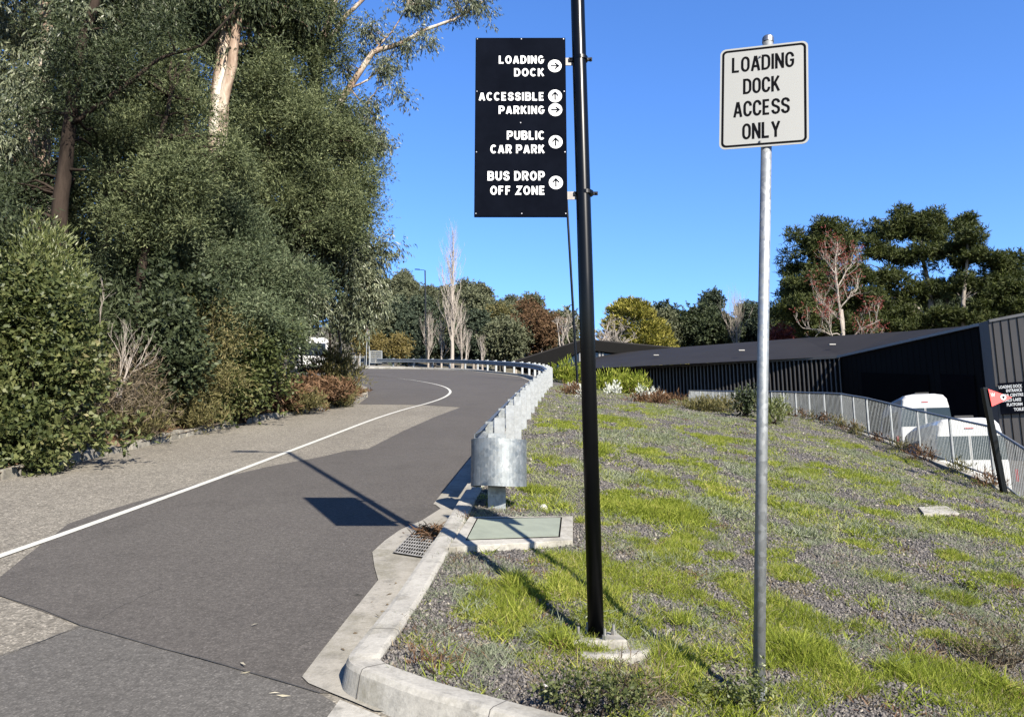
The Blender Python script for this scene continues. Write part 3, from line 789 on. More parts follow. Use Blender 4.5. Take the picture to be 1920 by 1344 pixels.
def bold_glyph(ch):
    w = .66; r = w / 2
    if ch == 'L': return w * .82, [([(0, 1.1), (0, 0), (w * .9, 0)], 0)]
    if ch == 'I': return 0, [([(0, 1.1), (0, -.1)], 0)]
    if ch == 'N': return w, [([(0, -.1), (0, 1.1)], 0), ([(w, -.1), (w, 1.1)], 0), ([(.02, 1.0), (w - .02, 0)], 0)]
    if ch == 'A': return w * 1.12, [([(0, -.1), (w * .50, 1.04)], 0), ([(w * .62, 1.04), (w * 1.12, -.1)], 0), ([(w * .2, .22), (w * .92, .22)], 0)]
    if ch == 'E': return w * .82, [([(w * .86, 1), (0, 1), (0, 0), (w * .88, 0)], 0), ([(0, .5), (w * .76, .5)], 0)]
    if ch == 'F': return w * .8, [([(w * .84, 1), (0, 1), (0, -.1)], 0), ([(0, .48), (w * .74, .48)], 0)]
    if ch == 'K': return w * 1.0, [([(0, 1.1), (0, -.1)], 0), ([(w * .98, 1.08), (.05, .36)], 0), ([(w * .34, .6), (w * 1.04, -.08)], 0)]
    if ch == 'Z': return w, [([(0, 1), (w, 1), (0, 0), (w * 1.04, 0)], 0)]
    if ch == 'U': return w, [([(0, 1.1), (0, .36)] + arc(r, .36, r, .36, 180, 360, 10) + [(w, 1.1)], 0)]
    if ch == 'P': return w, [([(0, -.1), (0, .2)], 0), ([(0, .14), (0, 1)] + arc(w * .62, .71, w * .38, .29, 90, -90, 8) + [(0, .42)], 0)]
    if ch == 'R': return w, [([(0, -.1), (0, .2)], 0), ([(0, .14), (0, 1)] + arc(w * .62, .73, w * .36, .27, 90, -90, 8) + [(0, .46)], 0), ([(w * .5, .44), (w * 1.02, -.1)], 0)]
    if ch == 'B': return w, [([(0, .5), (0, 1)] + arc(w * .62, .76, w * .32, .24, 90, -90, 7) + [(0, .52)], 0), ([(0, .56), (0, 0)] + [(w * .6, 0)] + arc(w * .62, .26, w * .38, .26, -90, 90, 7), 0)]
    if ch == 'O': return w * 1.1, [(arc(r * 1.1, .5, r * 1.1, .5, 0, 360, 22)[:-1], 1)]
    if ch == 'D': return w, [([(0, 0), (0, 1), (w * .4, 1)] + arc(w * .42, .5, w * .58, .5, 75, -75, 9) + [(w * .4, 0)], 1)]
    if ch == 'C': return w * 1.04, [(arc(r * 1.06, .5, r * 1.06, .5, 42, 318, 16), 0)]
    if ch == 'G': return w * 1.08, [(arc(r * 1.06, .5, r * 1.06, .5, 42, 322, 16) + [(w * 1.04, .42), (w * .62, .42)], 0)]
    if ch == 'S': return w * .96, [([(w*.93, .74), (w*.86, .88), (w*.68, .98), (w*.46, 1), (w*.22, .97), (w*.06, .86), (w*.04, .70), (w*.2, .58), (w*.5, .51), (w*.8, .43), (w*.95, .30), (w*.92, .14), (w*.76, .03), (w*.5, 0), (w*.26, .02), (w*.08, .12), (w*.02, .28)], 0)]
    return .18, []
def bold_line(plate, mb, txt, x0, x1, y0, y1, e, th=.205):
    sp = .48; W = 0; gl = []
    for ch in txt:
        w, st = bold_glyph(ch); gl.append((W, w, st)); W += w + (sp if ch != ' ' else .30)
    W -= sp
    X0, X1, Y0, Y1 = x0 * plate.w, x1 * plate.w, y0 * plate.h, y1 * plate.h
    H = Y1 - Y0; t = th * H; H2 = H - t; k = (X1 - X0 - t) / W; ee = 0
    for ox, w, st in gl:
        for pts, cl in st:
            # clip the overshooting stroke ends to the cap height
            q = [(X0 + t / 2 + (ox + a) * k, min(Y1, max(Y0, Y1 - t / 2 - b_ * H2)) if (b_ > 1.02 or b_ < -.02) else Y1 - t / 2 - b_ * H2) for a, b_ in pts]
            plate.stroke(mb, q, t, e + ee * .0001, cl); ee = (ee + 1) % 6
def highway(plate, mb, txt, x0, x1, y0, y1, e, th=.142):
    sp = .30; W = 0; gl = []
    for ch in txt:
        w, st = glyph(ch); gl.append((W, w, st)); W += w + sp
    W -= sp
    X0, X1, Y0, Y1 = x0 * plate.w, x1 * plate.w, y0 * plate.h, y1 * plate.h
    H = Y1 - Y0; t = th * H; H2 = H - t; k = (X1 - X0 - t) / W; ee = 0
    for ox, w, st in gl:
        for pts, cl in st:
            plate.stroke(mb, [(X0 + t / 2 + (ox + a) * k, Y1 - t / 2 - b * H2) for a, b in pts], t, e + ee * .0002, cl); ee = (ee + 1) % 5

# ------------------------------------------------------------------ the black directory sign
ys = pb.y + .01
xl = (P(892, 73, ys).x + P(889, 407, ys).x) / 2; xr = (P(1059, 73, ys).x + P(1065, 407, ys).x) / 2
zt, zbm = P(975, 73, ys).z, P(975, 407, ys).z
sg = empty('directory_sign', (xr, ys, zbm), 'tall black directory sign with white lettering and arrows on the near lamp pole', 'sign')
m = MB(); m.box(((xl + xr) / 2, ys, (zt + zbm) / 2), (xr - xl, .022, zt - zbm)); m.build('panel', M_SIGNBLK, sg, bevel=.002)
pl = Plate((xl, ys - .0115, zt), (1, 0, 0), (0, 0, -1), (0, -1, 0), xr - xl, zt - zbm)
m = MB()
def fx(x, y): a = 74 - 12 * (y - 113) / 1122; b = 635 + 22 * (y - 113) / 1122; return (x - a) / (b - a)
def fy(y): return (y - 113) / 1122
for t, y0, y1, x0, x1 in [('LOADING', 232, 283, 219, 503), ('DOCK', 314, 365, 315, 503), ('ACCESSIBLE', 468, 520, 93, 504), ('PARKING', 554, 605, 218, 507), ('PUBLIC', 712, 766, 270, 508), ('CAR PARK', 798, 851, 166, 508), ('BUS DROP', 962, 1018, 148, 510), ('OFF ZONE', 1052, 1105, 165, 512)]:
    m = MB(); bold_line(pl, m, t, fx(x0, y0), fx(x1, y0), fy(y0 - 1), fy(y1 + 1), .002); m.build('lettering', M_WHITE, sg)
for cx, cy, dr in [(570, 298, 'r'), (573, 491, 'u'), (575, 578, 'r'), (578, 780, 'u'), (581, 1031, 'u')]:
    rm = .0755 * pl.w; m = MB(); m2 = MB()
    cx_, cy_ = fx(cx, cy), fy(cy)
    pl.disc(m, cx_, cy_, rm, .002)
    X, Y = cx_ * pl.w, cy_ * pl.h
    def q(a, b): return (X + a * rm, Y + b * rm) if dr == 'u' else (X - b * rm, Y + a * rm)
    pl.stroke(m2, [q(0, .62), q(0, -.45)], rm * .2, .0032)
    pl.stroke(m2, [q(-.46, -.02), q(0, -.56), q(.46, -.02)], rm * .2, .0036)
    m.build('arrow_disc', M_WHITE, sg); m2.build('arrow', M_SIGNBLK, sg)
for a, b in [(.02, .008), (.51, .008), (.98, .008), (.02, .31), (.02, .65), (.98, .31), (.98, .65), (.02, .985), (.51, .985), (.98, .985), (.5, .487)]:
    m = MB(); pl.disc(m, a, b, .004, .0022, n=8); m.build('rivet', M_ALU, sg)
for vv, uu in ((112, 1088), (363, 1098)):
    c = P(uu, vv, pb.y); 
    br = empty('pole_clamp', (0, 0, 0), None, None) if False else None
    m = MB(); m.tube([c - Vector((0, 0, .012)), c + Vector((0, 0, .012))], .051, 28)
    m.box(c + Vector((.062, 0, 0)), (.035, .012, .022)); m.tube([c + Vector((.07, -.018, 0)), c + Vector((.07, .018, 0))], .007, 6)
    m.box(c + Vector((-.06, 0, 0)), (.035, .012, .024))
    m.build('clamp', M_BLACK, sg)
    m = MB(); x0 = xr - .005; x1 = c.x - .052
    m.box(((x0 + x1) / 2, ys - .002, c.z - .012), (x1 - x0, .006, .055)); m.tube([Vector((x1 - .012, ys - .016, c.z)), Vector((x1 - .012, ys + .02, c.z))], .008, 6)
    m.build('bracket', M_BRKT, sg)

# ------------------------------------------------------------------ the white road sign on its galvanised post
gb = Bk(1420, 1322)
gtop = P(1440, 72, gb.y + .06)
gs = empty('road_sign', gb, 'white rectangular sign with black capitals on a leaning galvanised post', 'sign')
m = MB(); m.tube([gb - Vector((0, 0, .1)), gb.lerp(gtop, .5), gtop], .0302, 28); m.build('post', M_GALVP, gs, smooth=True)
m = MB(); ax = (gtop - gb).normalized()
m.tube([gtop - ax * .03, gtop - ax * .002, gtop + ax * .006, gtop + ax * .012], [.033, .033, .029, .012], 24); m.build('post_cap', M_ALU, gs)
m = MB(); m.tube([gb - Vector((0, 0, .05)), gb + ax * .085], .037, 6); m.build('ground_sleeve', M_GALV, gs)
yl_, yr_ = gb.y + .085, gb.y - .06
TL, TR, BR_, BL = P(1352, 97, yl_), P(1519, 73, yr_), P(1513, 272, yr_), P(1347, 279, yl_)
rv = ((TR - TL) + (BR_ - BL)) / 2; dv = ((BL - TL) + (BR_ - TR)) / 2
W_, H_ = rv.length, dv.length
rvn = rv.normalized(); dvn = (dv - rvn * dv.dot(rvn)).normalized(); nn = rvn.cross(dvn) * -1
if nn.y > 0: nn = -nn
cen = (TL + TR + BR_ + BL) / 4
# keep the plate just in front of the post
axp = gb + ax * ((cen.z - gb.z) / ax.z)
cen = cen
shift = (axp - cen).dot(nn) + .042
cen2 = cen + nn * shift
scale_ = (cen2 - Vector((0, 0, CAMZ))).length / (cen - Vector((0, 0, CAMZ))).length
W_ *= scale_; H_ *= scale_
vd = (cen - Vector((0, 0, CAMZ))).normalized()
cen2 = cen + vd * (shift / vd.dot(nn))
org = cen2 - rvn * W_ / 2 - dvn * H_ / 2
ps = Plate(org, rvn, dvn, nn, W_, H_)
def rrect(inset, rad, n=6):
    x0, y0, x1, y1 = inset, inset, W_ - inset, H_ - inset; out = []
    for cx, cy, a in ((x1 - rad, y0 + rad, -90), (x1 - rad, y1 - rad, 0), (x0 + rad, y1 - rad, 90), (x0 + rad, y0 + rad, 180)):
        out += [(cx + rad * math.cos(RAD(a + 90 * k / n)), cy + rad * math.sin(RAD(a + 90 * k / n))) for k in range(n + 1)]
    return out
m = MB(); m.prism([ps.pt(a / W_, b / H_, 0) for a, b in rrect(0, .035)], nn * -.003); m.build('plate', M_REFL, gs)
m = MB(); o1 = rrect(.011, .028); i1 = rrect(.024, .018); n_ = len(o1)
m.add([ps.pt(a / W_, b / H_, .0008) for a, b in o1 + i1], [(k, (k + 1) % n_, (k + 1) % n_ + n_, k + n_) for k in range(n_)]); m.build('border', M_INK, gs)
m = MB()
for t, x0, x1, y0, y1 in [('LOADING', .137, .845, .094, .248), ('DOCK', .268, .685, .318, .472), ('ACCESS', .158, .795, .54, .694), ('ONLY', .262, .69, .762, .918)]:
    m = MB(); highway(ps, m, t, x0, x1, y0, y1, .0008); m.build('lettering', M_INK, gs)
for fyy in (.11, .945):
    m = MB(); c = ps.pt(.465, fyy, 0)
    m.tube([c, c + nn * .004], .008, 10); m.tube([c + nn * .004, c + nn * .012], .004, 6); m.build('bolt', M_BOLT, gs)
    m = MB(); c2 = gb + ax * ((c.z - gb.z) / ax.z)
    m.tube([c2 - ax * .012, c2 + ax * .012], .0318, 20); m.build('strap', M_ALU, gs)
# ------------------------------------------------------------------ fence on the retaining edge
ft = [(1268, 730, 52), (1276, 730.5, 50), (1285, 731, 48), (1295, 731.5, 46), (1304, 732, 44.4), (1313, 732, 42.8), (1323, 732.3, 41.2), (1336, 732.6, 39.6), (1348, 733, 38.2), (1362, 733, 36.8), (1377, 733.3, 35.5), (1397, 733.5, 34.2), (1420, 733.5, 33), (1446, 733.5, 31.8), (1468.5, 734, 30.4), (1491, 735, 29), (1516, 736, 27.8), (1544, 736.5, 26.6), (1576, 738, 25.4), (1599, 742, 24.2), (1624, 746, 23), (1668, 756.5, 21.6), (1719, 769, 20.0), (1780, 783, 18.0), (1854, 799, 16.0), (1935, 850, 14.0), (2020, 900, 12.6)]
fh = [1.02 if y > 30 else 1.05 for _, _, y in ft]
fe_o = P(1576, 802, 25.4)
fe = empty('mesh_fence', fe_o, 'galvanised steel mesh fence running down the edge of the planted bank', 'fence')
tops = [P(u, v, y) for u, v, y in ft]
for i, t in enumerate(tops):
    h = 1.12
    m = MB(); m.tube([t - Vector((0, 0, h + .1)), t], .031, 8); m.build('post', M_GALVW, fe)
m = MB(); m.tube(tops, .026, 8); m.build('top_rail', M_GALV, fe)
m = MB(); m.tube([t - Vector((0, 0, 1.04)) for t in tops], .02, 8); m.build('bottom_rail', M_GALV, fe)
for a, b in zip(tops[:-1], tops[1:]):
    m = MB(); L = (b - a).length; n = max(4, int(L / .085))
    for k in range(1, n):
        p = a.lerp(b, k / n)
        m.box(p - Vector((0, 0, .52)), (.0065, .0065, 1.02))
    m.build('mesh_panel', M_GALV, fe)
wt = [t - Vector((0, 0, 1.12 if t.y > 21 else 1.17)) for t in tops]
ext = [Vector((wt[-1].x + .6, 9.5, wt[-1].z - .6))]
m = MB(); m.sweep(wt + ext, [(-.11, -3.2), (-.11, 0), (.11, 0), (.11, -3.2)], closed=True)
o = m.build('retaining_wall', M_CONC, origin=wt[10]); setp(o, 'pale concrete retaining edge under the mesh fence', 'retaining wall')
# dock driveway sheet
m = MB()
for k in range(12):
    y0, y1 = -6 + k * 4.6, -6 + (k + 1) * 4.6
    m.add([(10.95, y0, dock_z(y0) + .05), (60, y0, dock_z(y0) + .05), (60, y1, dock_z(y1) + .05), (10.95, y1, dock_z(y1) + .05)], [(0, 1, 2, 3)])
o = m.build('loading_dock_driveway', M_ASPH2); o['kind'] = 'structure'

# pennant signal post
fpb = P(1888, 936, 15.2)
ff = empty('flag_post', fpb, 'black post with red triangular pennant marked W beside the mesh fence', 'post')
fpt = P(1845, 727, 15.2)
m = MB(); M0 = fpb; d = (fpt - fpb)
r1, r2 = .05, .05
lo = [fpb + Vector((a * r1, b * r1, -.4)) for a, b in ((-1, -1), (1, -1), (1, 1), (-1, 1))]; hi = [fpt + Vector((a * r2, b * r2, 0)) for a, b in ((-1, -1), (1, -1), (1, 1), (-1, 1))]
m.hexa(lo, hi); m.build('post', M_BLACK, ff, bevel=.006)
yy = 15.12
a, b, c = P(1853, 729, yy), P(1860, 762, yy), P(1897.5, 745, yy)
m = MB(); m.prism([a, b, c], (0, .012, 0)); m.build('pennant', M_RED, ff)
fpn = P(1853, 729, yy)
pf = Plate(P(1850, 728, yy), (1, 0, 0), (0, 0, -1), (0, -1, 0), 1, 1)
def W2F(u, v): p = P(u, v, yy); return (p.x - pf.o.x, pf.o.z - p.z)
m = MB(); x0, y0 = W2F(1857, 736.5); x1, y1 = W2F(1866, 744)
pf.text(m, 'W', x0, x1, y0, y1, .003, .01); m.build('lettering', simple('pale_paint', (.75, .62, .6), .6), ff)
x0, y0 = W2F(1881, 744.5)
m = MB(); pf.disc(m, x0, y0, .056, .006); m.build('ring', M_WHITE, ff)
m = MB(); pf.disc(m, x0, y0, .026, .009); m.build('ring_centre', M_INK, ff)

# ------------------------------------------------------------------ loading dock building
A0, A1, C1, C2 = P(1000, 699, 57), P(1120, 690, 50), P(1575, 668, 40), P(1842, 606, 30)
zg = lambda y: dock_z(y) - .4
bd = empty('dock_building', (C1.x, C1.y, dock_z(40)), 'long low charcoal metal clad dock building with a ribbed wall and dark recess', 'building')
def ribbed(a, b, zl, pitch, rw, rd, name, mat, parent, drop=0.0):
    m = MB(); a = Vector(a); b = Vector(b); m.cur = 0
    h = Vector((b.x - a.x, b.y - a.y, 0)); L = h.length; h.normalize(); nrm = Vector((h.y, -h.x, 0))
    if nrm.dot(Vector((a.x, a.y, 0))) > 0: nrm = -nrm
    za, zb = zl(a.y), zl(b.y)
    m.add([a, b, Vector((b.x, b.y, zb)), Vector((a.x, a.y, za))], [(0, 1, 2, 3)])
    n = int(L / pitch); m.cur = 1
    for k in range(n + 1):
        t = (k + .5) * pitch / L
        if t > 1: break
        p = a.lerp(b, t) - Vector((0, 0, drop)); q = Vector((p.x, p.y, za + (zb - za) * t))
        w = h * rw / 2
        if name == 'side_wall': rd = .01
        m.hexa([q - w, q + w, q + w + nrm * rd, q - w + nrm * rd], [p - w, p + w, p + w + nrm * rd, p - w + nrm * rd])
    return m.build(name, mat, parent)
M_RIB = simple('sunlit_charcoal_rib', (0.055, 0.053, 0.052), 0.4, var=.06, spec=.5)
ribbed(A0, C1, zg, .25, .06, .10, 'ribbed_wall', [M_CLADD, M_RIB], bd, .06)  # near-black sheet and lighter ribs paint in the shade between the ribs
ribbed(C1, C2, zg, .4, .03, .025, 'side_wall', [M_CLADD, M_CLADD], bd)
M_VENT = simple('vent_pale', (.2, .195, .18), .5)
# roof
R1, R2, R3 = P(1700, 621, 43), P(1500, 634, 52), P(1280, 650.5, 60)
R4 = P(1150, 662, 68)
m = MB()
m.add([A0, A1, C1, C2, R1, R2, R3, R4, C2 + Vector((.25, .3, .02))], [(2, 3, 8), (2, 8, 4), (2, 4, 5), (1, 2, 5), (1, 5, 6), (0, 1, 6), (0, 6, 7)])
m.build('roof', M_ROOF, bd)
m = MB()
def edge(a, b, out, dn, m):
    m.hexa([a - Vector((0, 0, dn)), b - Vector((0, 0, dn)), b - Vector((0, 0, dn)) + out, a - Vector((0, 0, dn)) + out], [a + Vector((0, 0, .015)), b + Vector((0, 0, .015)), b + Vector((0, 0, .015)) + out, a + Vector((0, 0, .015)) + out])
edge(A0, C1, Vector((-.1, -.12, 0)), .12, m); m.build('gutter', simple('gutter_charcoal', (.05, .05, .052), .4, spec=.5), bd)
m = MB(); edge(C1 + Vector((-.1, -.13, 0)), C2, Vector((-.12, 0, 0)), .10, m); m.build('barge_flashing', simple('flashing_grey', (.16, .155, .15), .4, spec=.6), bd)
m = MB()
def on(a, b, t, z0, z1, off=.05):
    p = a.lerp(b, t); q = Vector((p.x, p.y, 0)); n_ = Vector((-1, -.14, 0)).normalized() * off
    return q + n_, z0, z1
p0 = C1.lerp(C2, .12); p1 = C1.lerp(C2, .9)
for nm, t0, t1, zz0, zz1, mt in [('roller_door', .18, .66, 0, 3.2, simple('dim_door', (.008, .008, .009), .7, var=.1, spec=.0)), ('access_door', .74, .93, 0, 3.25, simple('dim_door_blue', (.007, .007, .009), .7, spec=.0))]:
    a, b = C1.lerp(C2, t0), C1.lerp(C2, t1); n_ = Vector((-1, -.14, 0)).normalized() * .06
    m = MB(); lo = [Vector((p.x, p.y, dock_z(p.y))) + o_ for p, o_ in ((a, n_ * 0), (b, n_ * 0), (b, n_), (a, n_))]
    hi = [Vector((q.x, q.y, dock_z(q.y) + zz1)) for q in lo]
    m.hexa(lo, hi); m.build(nm, mt, bd)
for uu, vv, yy_ in [(1390, 657, 45), (1560, 646, 43), (1230, 666, 52)]:
    m = MB(); p = P(uu, vv, yy_); m.box(p, (.35, .2, .06)); m.build('roof_vent', M_VENT, bd)
# near sunlit block
D1, D2 = P(1853, 600.5, 29.4), P(1925, 586.5, 28.6)
D2 = D1 + (D2 - D1) * 2.6
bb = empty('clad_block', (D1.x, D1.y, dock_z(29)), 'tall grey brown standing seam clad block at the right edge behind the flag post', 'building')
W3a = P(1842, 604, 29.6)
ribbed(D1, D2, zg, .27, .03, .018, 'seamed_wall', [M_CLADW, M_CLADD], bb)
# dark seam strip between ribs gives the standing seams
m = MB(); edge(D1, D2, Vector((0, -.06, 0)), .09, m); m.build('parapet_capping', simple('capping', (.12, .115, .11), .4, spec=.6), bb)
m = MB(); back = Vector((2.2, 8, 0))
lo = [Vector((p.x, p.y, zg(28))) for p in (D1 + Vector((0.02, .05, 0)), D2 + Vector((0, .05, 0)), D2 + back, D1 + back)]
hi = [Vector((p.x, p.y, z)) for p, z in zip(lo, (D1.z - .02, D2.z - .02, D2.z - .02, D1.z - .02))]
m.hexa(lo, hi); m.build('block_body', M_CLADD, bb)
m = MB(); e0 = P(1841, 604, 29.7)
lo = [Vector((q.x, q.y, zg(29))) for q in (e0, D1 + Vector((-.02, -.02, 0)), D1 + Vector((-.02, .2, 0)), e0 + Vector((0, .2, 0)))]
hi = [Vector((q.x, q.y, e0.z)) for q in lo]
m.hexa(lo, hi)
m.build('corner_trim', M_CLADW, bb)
# wall directory on the block
wy = D1.lerp(D2, .12)
def onw(u, v):
    # intersect ray with the wall plane
    h = (D2 - D1); h.z = 0; h.normalize(); n_ = Vector((h.y, -h.x, 0)); 
    dr = P(u, v, 10) - Vector((0, 0, CAMZ)); k = (D1 - Vector((0, 0, CAMZ)) + n_ * .07).dot(n_) / dr.dot(n_)
    return Vector((0, 0, CAMZ)) + dr * k
ws = empty('wall_sign', onw(1900, 776), 'black wall sign with white capitals on the clad block at the right edge', 'sign')
q0, q1, q2, q3 = onw(1868, 719), onw(1990, 700), onw(1995, 762), onw(1879, 776.5)
hx = (D2 - D1); hx.z = 0; hx.normalize(); wn_ = Vector((hx.y, -hx.x, 0))
zt_, zb_ = q0.z, q3.z
w0 = (q0 + q3) / 2
m = MB(); x1_ = 2.6
lo = [w0 * 1.0, w0 + hx * x1_]; 
P4 = [Vector((w0.x, w0.y, zt_)), Vector((w0.x, w0.y, zt_)) + hx * x1_, Vector((w0.x, w0.y, zb_)) + hx * x1_, Vector((w0.x, w0.y, zb_))]
m.prism(P4, wn_ * .03); m.build('panel', M_SIGNBLK, ws)
pw = Plate(P4[0], hx, (0, 0, -1), wn_, x1_, zt_ - zb_)
def LF(u, v):
    p = onw(u, v); return (p - P4[0]).dot(hx) / x1_, (zt_ - p.z) / (zt_ - zb_)
rx = LF(1918.5, 730)[0]
rows = [('LOADING DOCK', 1874, .08, .18), ('ENTRANCE', 1888, .21, .31), ('VISITOR CENTRE', 1869, .36, .46), ('EMERALD LAKE', 1872, .51, .61), ('PLATFORM', 1889, .66, .76), ('TOILETS', 1902, .82, .92)]
chw = (LF(1918, 735)[0] - LF(1874, 735)[0]) / 12
for i, (t, u0, f0, f1) in enumerate(rows):
    xx = LF(u0, 735 + i * 8)[0]
    m = MB(); pw.text(m, t, xx, xx + chw * len(t), f0, f1, .035, .03); m.build('lettering', M_WHITE, ws)

# rear gabled building
g0, gk, g1 = P(945, 684, 66), P(1095, 637, 66), P(1290, 655, 66)
rb = empty('gabled_building', (gk.x, 66, 9.0), 'charcoal gabled building with a glazed gable end behind the guardrail', 'building')
m = MB()
lowL, lowR = P(1040, 684, 66), P(1190, 666, 66)
kin = P(1095, 655, 66)
gkL, gkR = P(955, 684, 66), P(1260, 664, 66)
dep = Vector((3, 14, 1.2))
m.prism([g0, gk, g1, P(1290, 664, 66), lowR, kin, lowL, P(950, 690, 66)], (0, .3, 0)); m.build('gable_fascia', M_CLADD, rb)
m = MB(); m.hexa([gk, gk + dep, g1 + dep, g1], [q + Vector((0, 0, .1)) for q in (gk, gk + dep, g1 + dep, g1)]); m.hexa([g0, g0 + dep, gk + dep, gk + Vector((-.01, 0, 0))], [q + Vector((0, 0, .1)) for q in (g0, g0 + dep, gk + dep, gk + Vector((-.01, 0, 0)))]); m.build('roof', M_ROOF, rb)
m = MB(); gz = [P(1040, 684, 66.4), P(1095, 655, 66.4), P(1190, 666, 66.4), P(1190, 700, 66.4), P(1040, 700, 66.4)]
m.prism(list(gz), (0, .1, 0)); m.build('glazing', M_GLASS, rb)
for u_, v0_ in ((1087, 660), (1124, 660), (1130, 661), (1150, 664)):
    m = MB(); a, b = P(u_, v0_, 66.3), P(u_ + 1, 692, 66.3); m.box((a + b) / 2, (.16 if u_ < 1140 else .06, .1, (a - b).z)); m.build('mullion', simple('mullion_grey', (.12, .12, .12), .5), rb)
m = MB()
wl = [Vector((q.x, q.y, 8.0)) for q in (P(1040, 684, 66.6), P(1300, 684, 66.6), P(1300, 684, 78), P(1040, 684, 78))]
m.hexa(wl, [Vector((q.x, q.y, P(1000, 685, 66).z)) for q in wl]); m.build('lower_wall', M_CLADD, rb)

M_TAILD = simple('dull_red_lens', (0.16, 0.012, 0.012), 0.3, var=0.1)
# ------------------------------------------------------------------ vans
def van(base, heading, H, label, L=5.3, W=2.0, rear_glass=True, beacon=True):
    e = empty('delivery_van', base, label, 'van', 'white vans at the loading dock', rz=0)
    Rm = Matrix.Translation(base) @ Matrix.Rotation(-heading, 4, 'Z')     # +y is forward
    def sect(y, zt_, z0, wt, wb):   # cross-section loop
        pts = []
        h = zt_ - z0
        for a, b in [(-.5, 0), (-.5, .12), (-.5, .42), (-.485, .58), (-.455, .80), (-.425, .92), (-.36, .98), (-.2, 1.0), (.2, 1.0), (.36, .98), (.425, .92), (.455, .80), (.485, .58), (.5, .42), (.5, .12), (.5, 0)]:
            k = wb * (1 - b) + wt * b
            pts.append(Vector((a * 2 * k / 2 * 1.0, y, z0 + b * h)))
        return pts
    secs = [sect(0.0, H - .10, .42, W * .95, W * .97), sect(.06, H - .03, .36, W, W), sect(.5, H, .34, W, W), sect(2.6, H, .34, W, W), sect(3.4, H - .10, .34, W, W), sect(4.0, H - .55, .34, W * .97, W), sect(4.45, H * .52, .34, W * .93, W), sect(L - .1, H * .45, .36, W * .85, W * .95), sect(L, H * .36, .42, W * .8, W * .85)]
    m = MB(); vs = []; fs = []; n = 16
    for s_ in secs: vs += [Rm @ p for p in s_]
    for i in range(len(secs) - 1):
        for k in range(n):
            a = i * n + k; b = i * n + (k + 1) % n
            fs.append((a, b, b + n, a + n))
    fs.append(tuple(reversed(range(n)))); fs.append(tuple(range((len(secs) - 1) * n, len(secs) * n)))
    m.add(vs, fs); m.build('body', M_VAN, e, smooth=False, bevel=.03)
    def rearq(x0, x1, z0, z1, off, ti=.0):
        f = lambda z: .0 
        return [Rm @ Vector((x, -off, z)) for x, z in ((x0, z0), (x1, z0), (x1 - ti * (1 if x1 > 0 else 0), z1), (x0 + ti * (1 if x0 < 0 else 0), z1))]
    if rear_glass:
        for x0, x1 in ((-.80, -.03), (.03, .80)):
            m = MB(); q = rearq(x0, x1, H * .56, H * .80, .012, .06); m.prism(q, Rm.to_3x3() @ Vector((0, .03, 0))); m.build('rear_window', M_GLASS, e)
    m = MB(); m.prism(rearq(-.006, .006, .5, H * .80, .006), Rm.to_3x3() @ Vector((0, .03, 0))); m.build('door_gap', M_RUBBER, e)
    m = MB(); m.box((0, -.05, .42), (W * .96, .16, .2), Rm); m.build('rear_bumper', M_RUBBER, e, bevel=.03)
    for sx in (-1, 1):
        m = MB(); m.box((sx * .95, .0, .98), (.06, .05, .30), Rm); m.build('tail_light', M_TAILD, e)
    m = MB(); m.box((0, -.0, H * .88), (.2, .05, .02), Rm); m.build('brake_light', M_TAIL, e)
    m = MB(); m.box((-.25, -.02, .85), (.37, .02, .12), Rm); m.build('number_plate', M_WHITE, e)
    for sx in (-1, 1):
        m = MB()
        for (y0, y1) in ((.45, 1.7), (1.8, 3.1)):
            q = [Vector((sx * W * .4975, y0, H * .55)), Vector((sx * W * .4975, y1, H * .55)), Vector((sx * W * .470, y1, H * .78)), Vector((sx * W * .470, y0, H * .78))]
            m.prism([Rm @ p for p in q], Rm.to_3x3() @ Vector((sx * .012, 0, 0)))
        m.build('side_window', M_GLASS, e)
    for sx in (-1, 1):
        for wy_ in (1.0, L - 1.0):
            c = Vector((sx * (W / 2 - .12), wy_, .33))
            m = MB(); m.tube([Rm @ (c - Vector((.11, 0, 0))), Rm @ (c + Vector((.11, 0, 0)))], .33, 20); w_ = m.build('wheel', M_RUBBER, e)
            m = MB(); m.tube([Rm @ (c + Vector((sx * .1, 0, 0))), Rm @ (c + Vector((sx * .125, 0, 0)))], .19, 14); m.build('rim', M_ALU, w_)
    if beacon:
        m = MB(); m.box((.0, .35, H + .02), (.45, .12, .07), Rm); m.build('roof_marker', M_RUBBER, e, bevel=.02)
    return e
def flat(p, z): return Vector((p.x, p.y, z))
va_l, va_r = P(1752, 850, 19.6), P(1893, 850, 19.1)
vz = P(1810, 781, 19.4).z
H1 = 2.45
van(Vector(((va_l.x + va_r.x) / 2, 19.35, vz - H1)), RAD(14), H1, 'nearer white van with a wide rear window seen through the mesh fence', W=(va_r - va_l).length * 1.0)
vb_l, vb_r = P(1686, 760, 26.6), P(1787, 760, 26.1)
vz2 = P(1735, 736.5, 26.4).z
H2 = 2.6
van(Vector(((vb_l.x + vb_r.x) / 2, 26.4, vz2 - H2)), RAD(15), H2, 'farther white high roof van parked in front of the dark dock recess', W=(vb_r - vb_l).length)

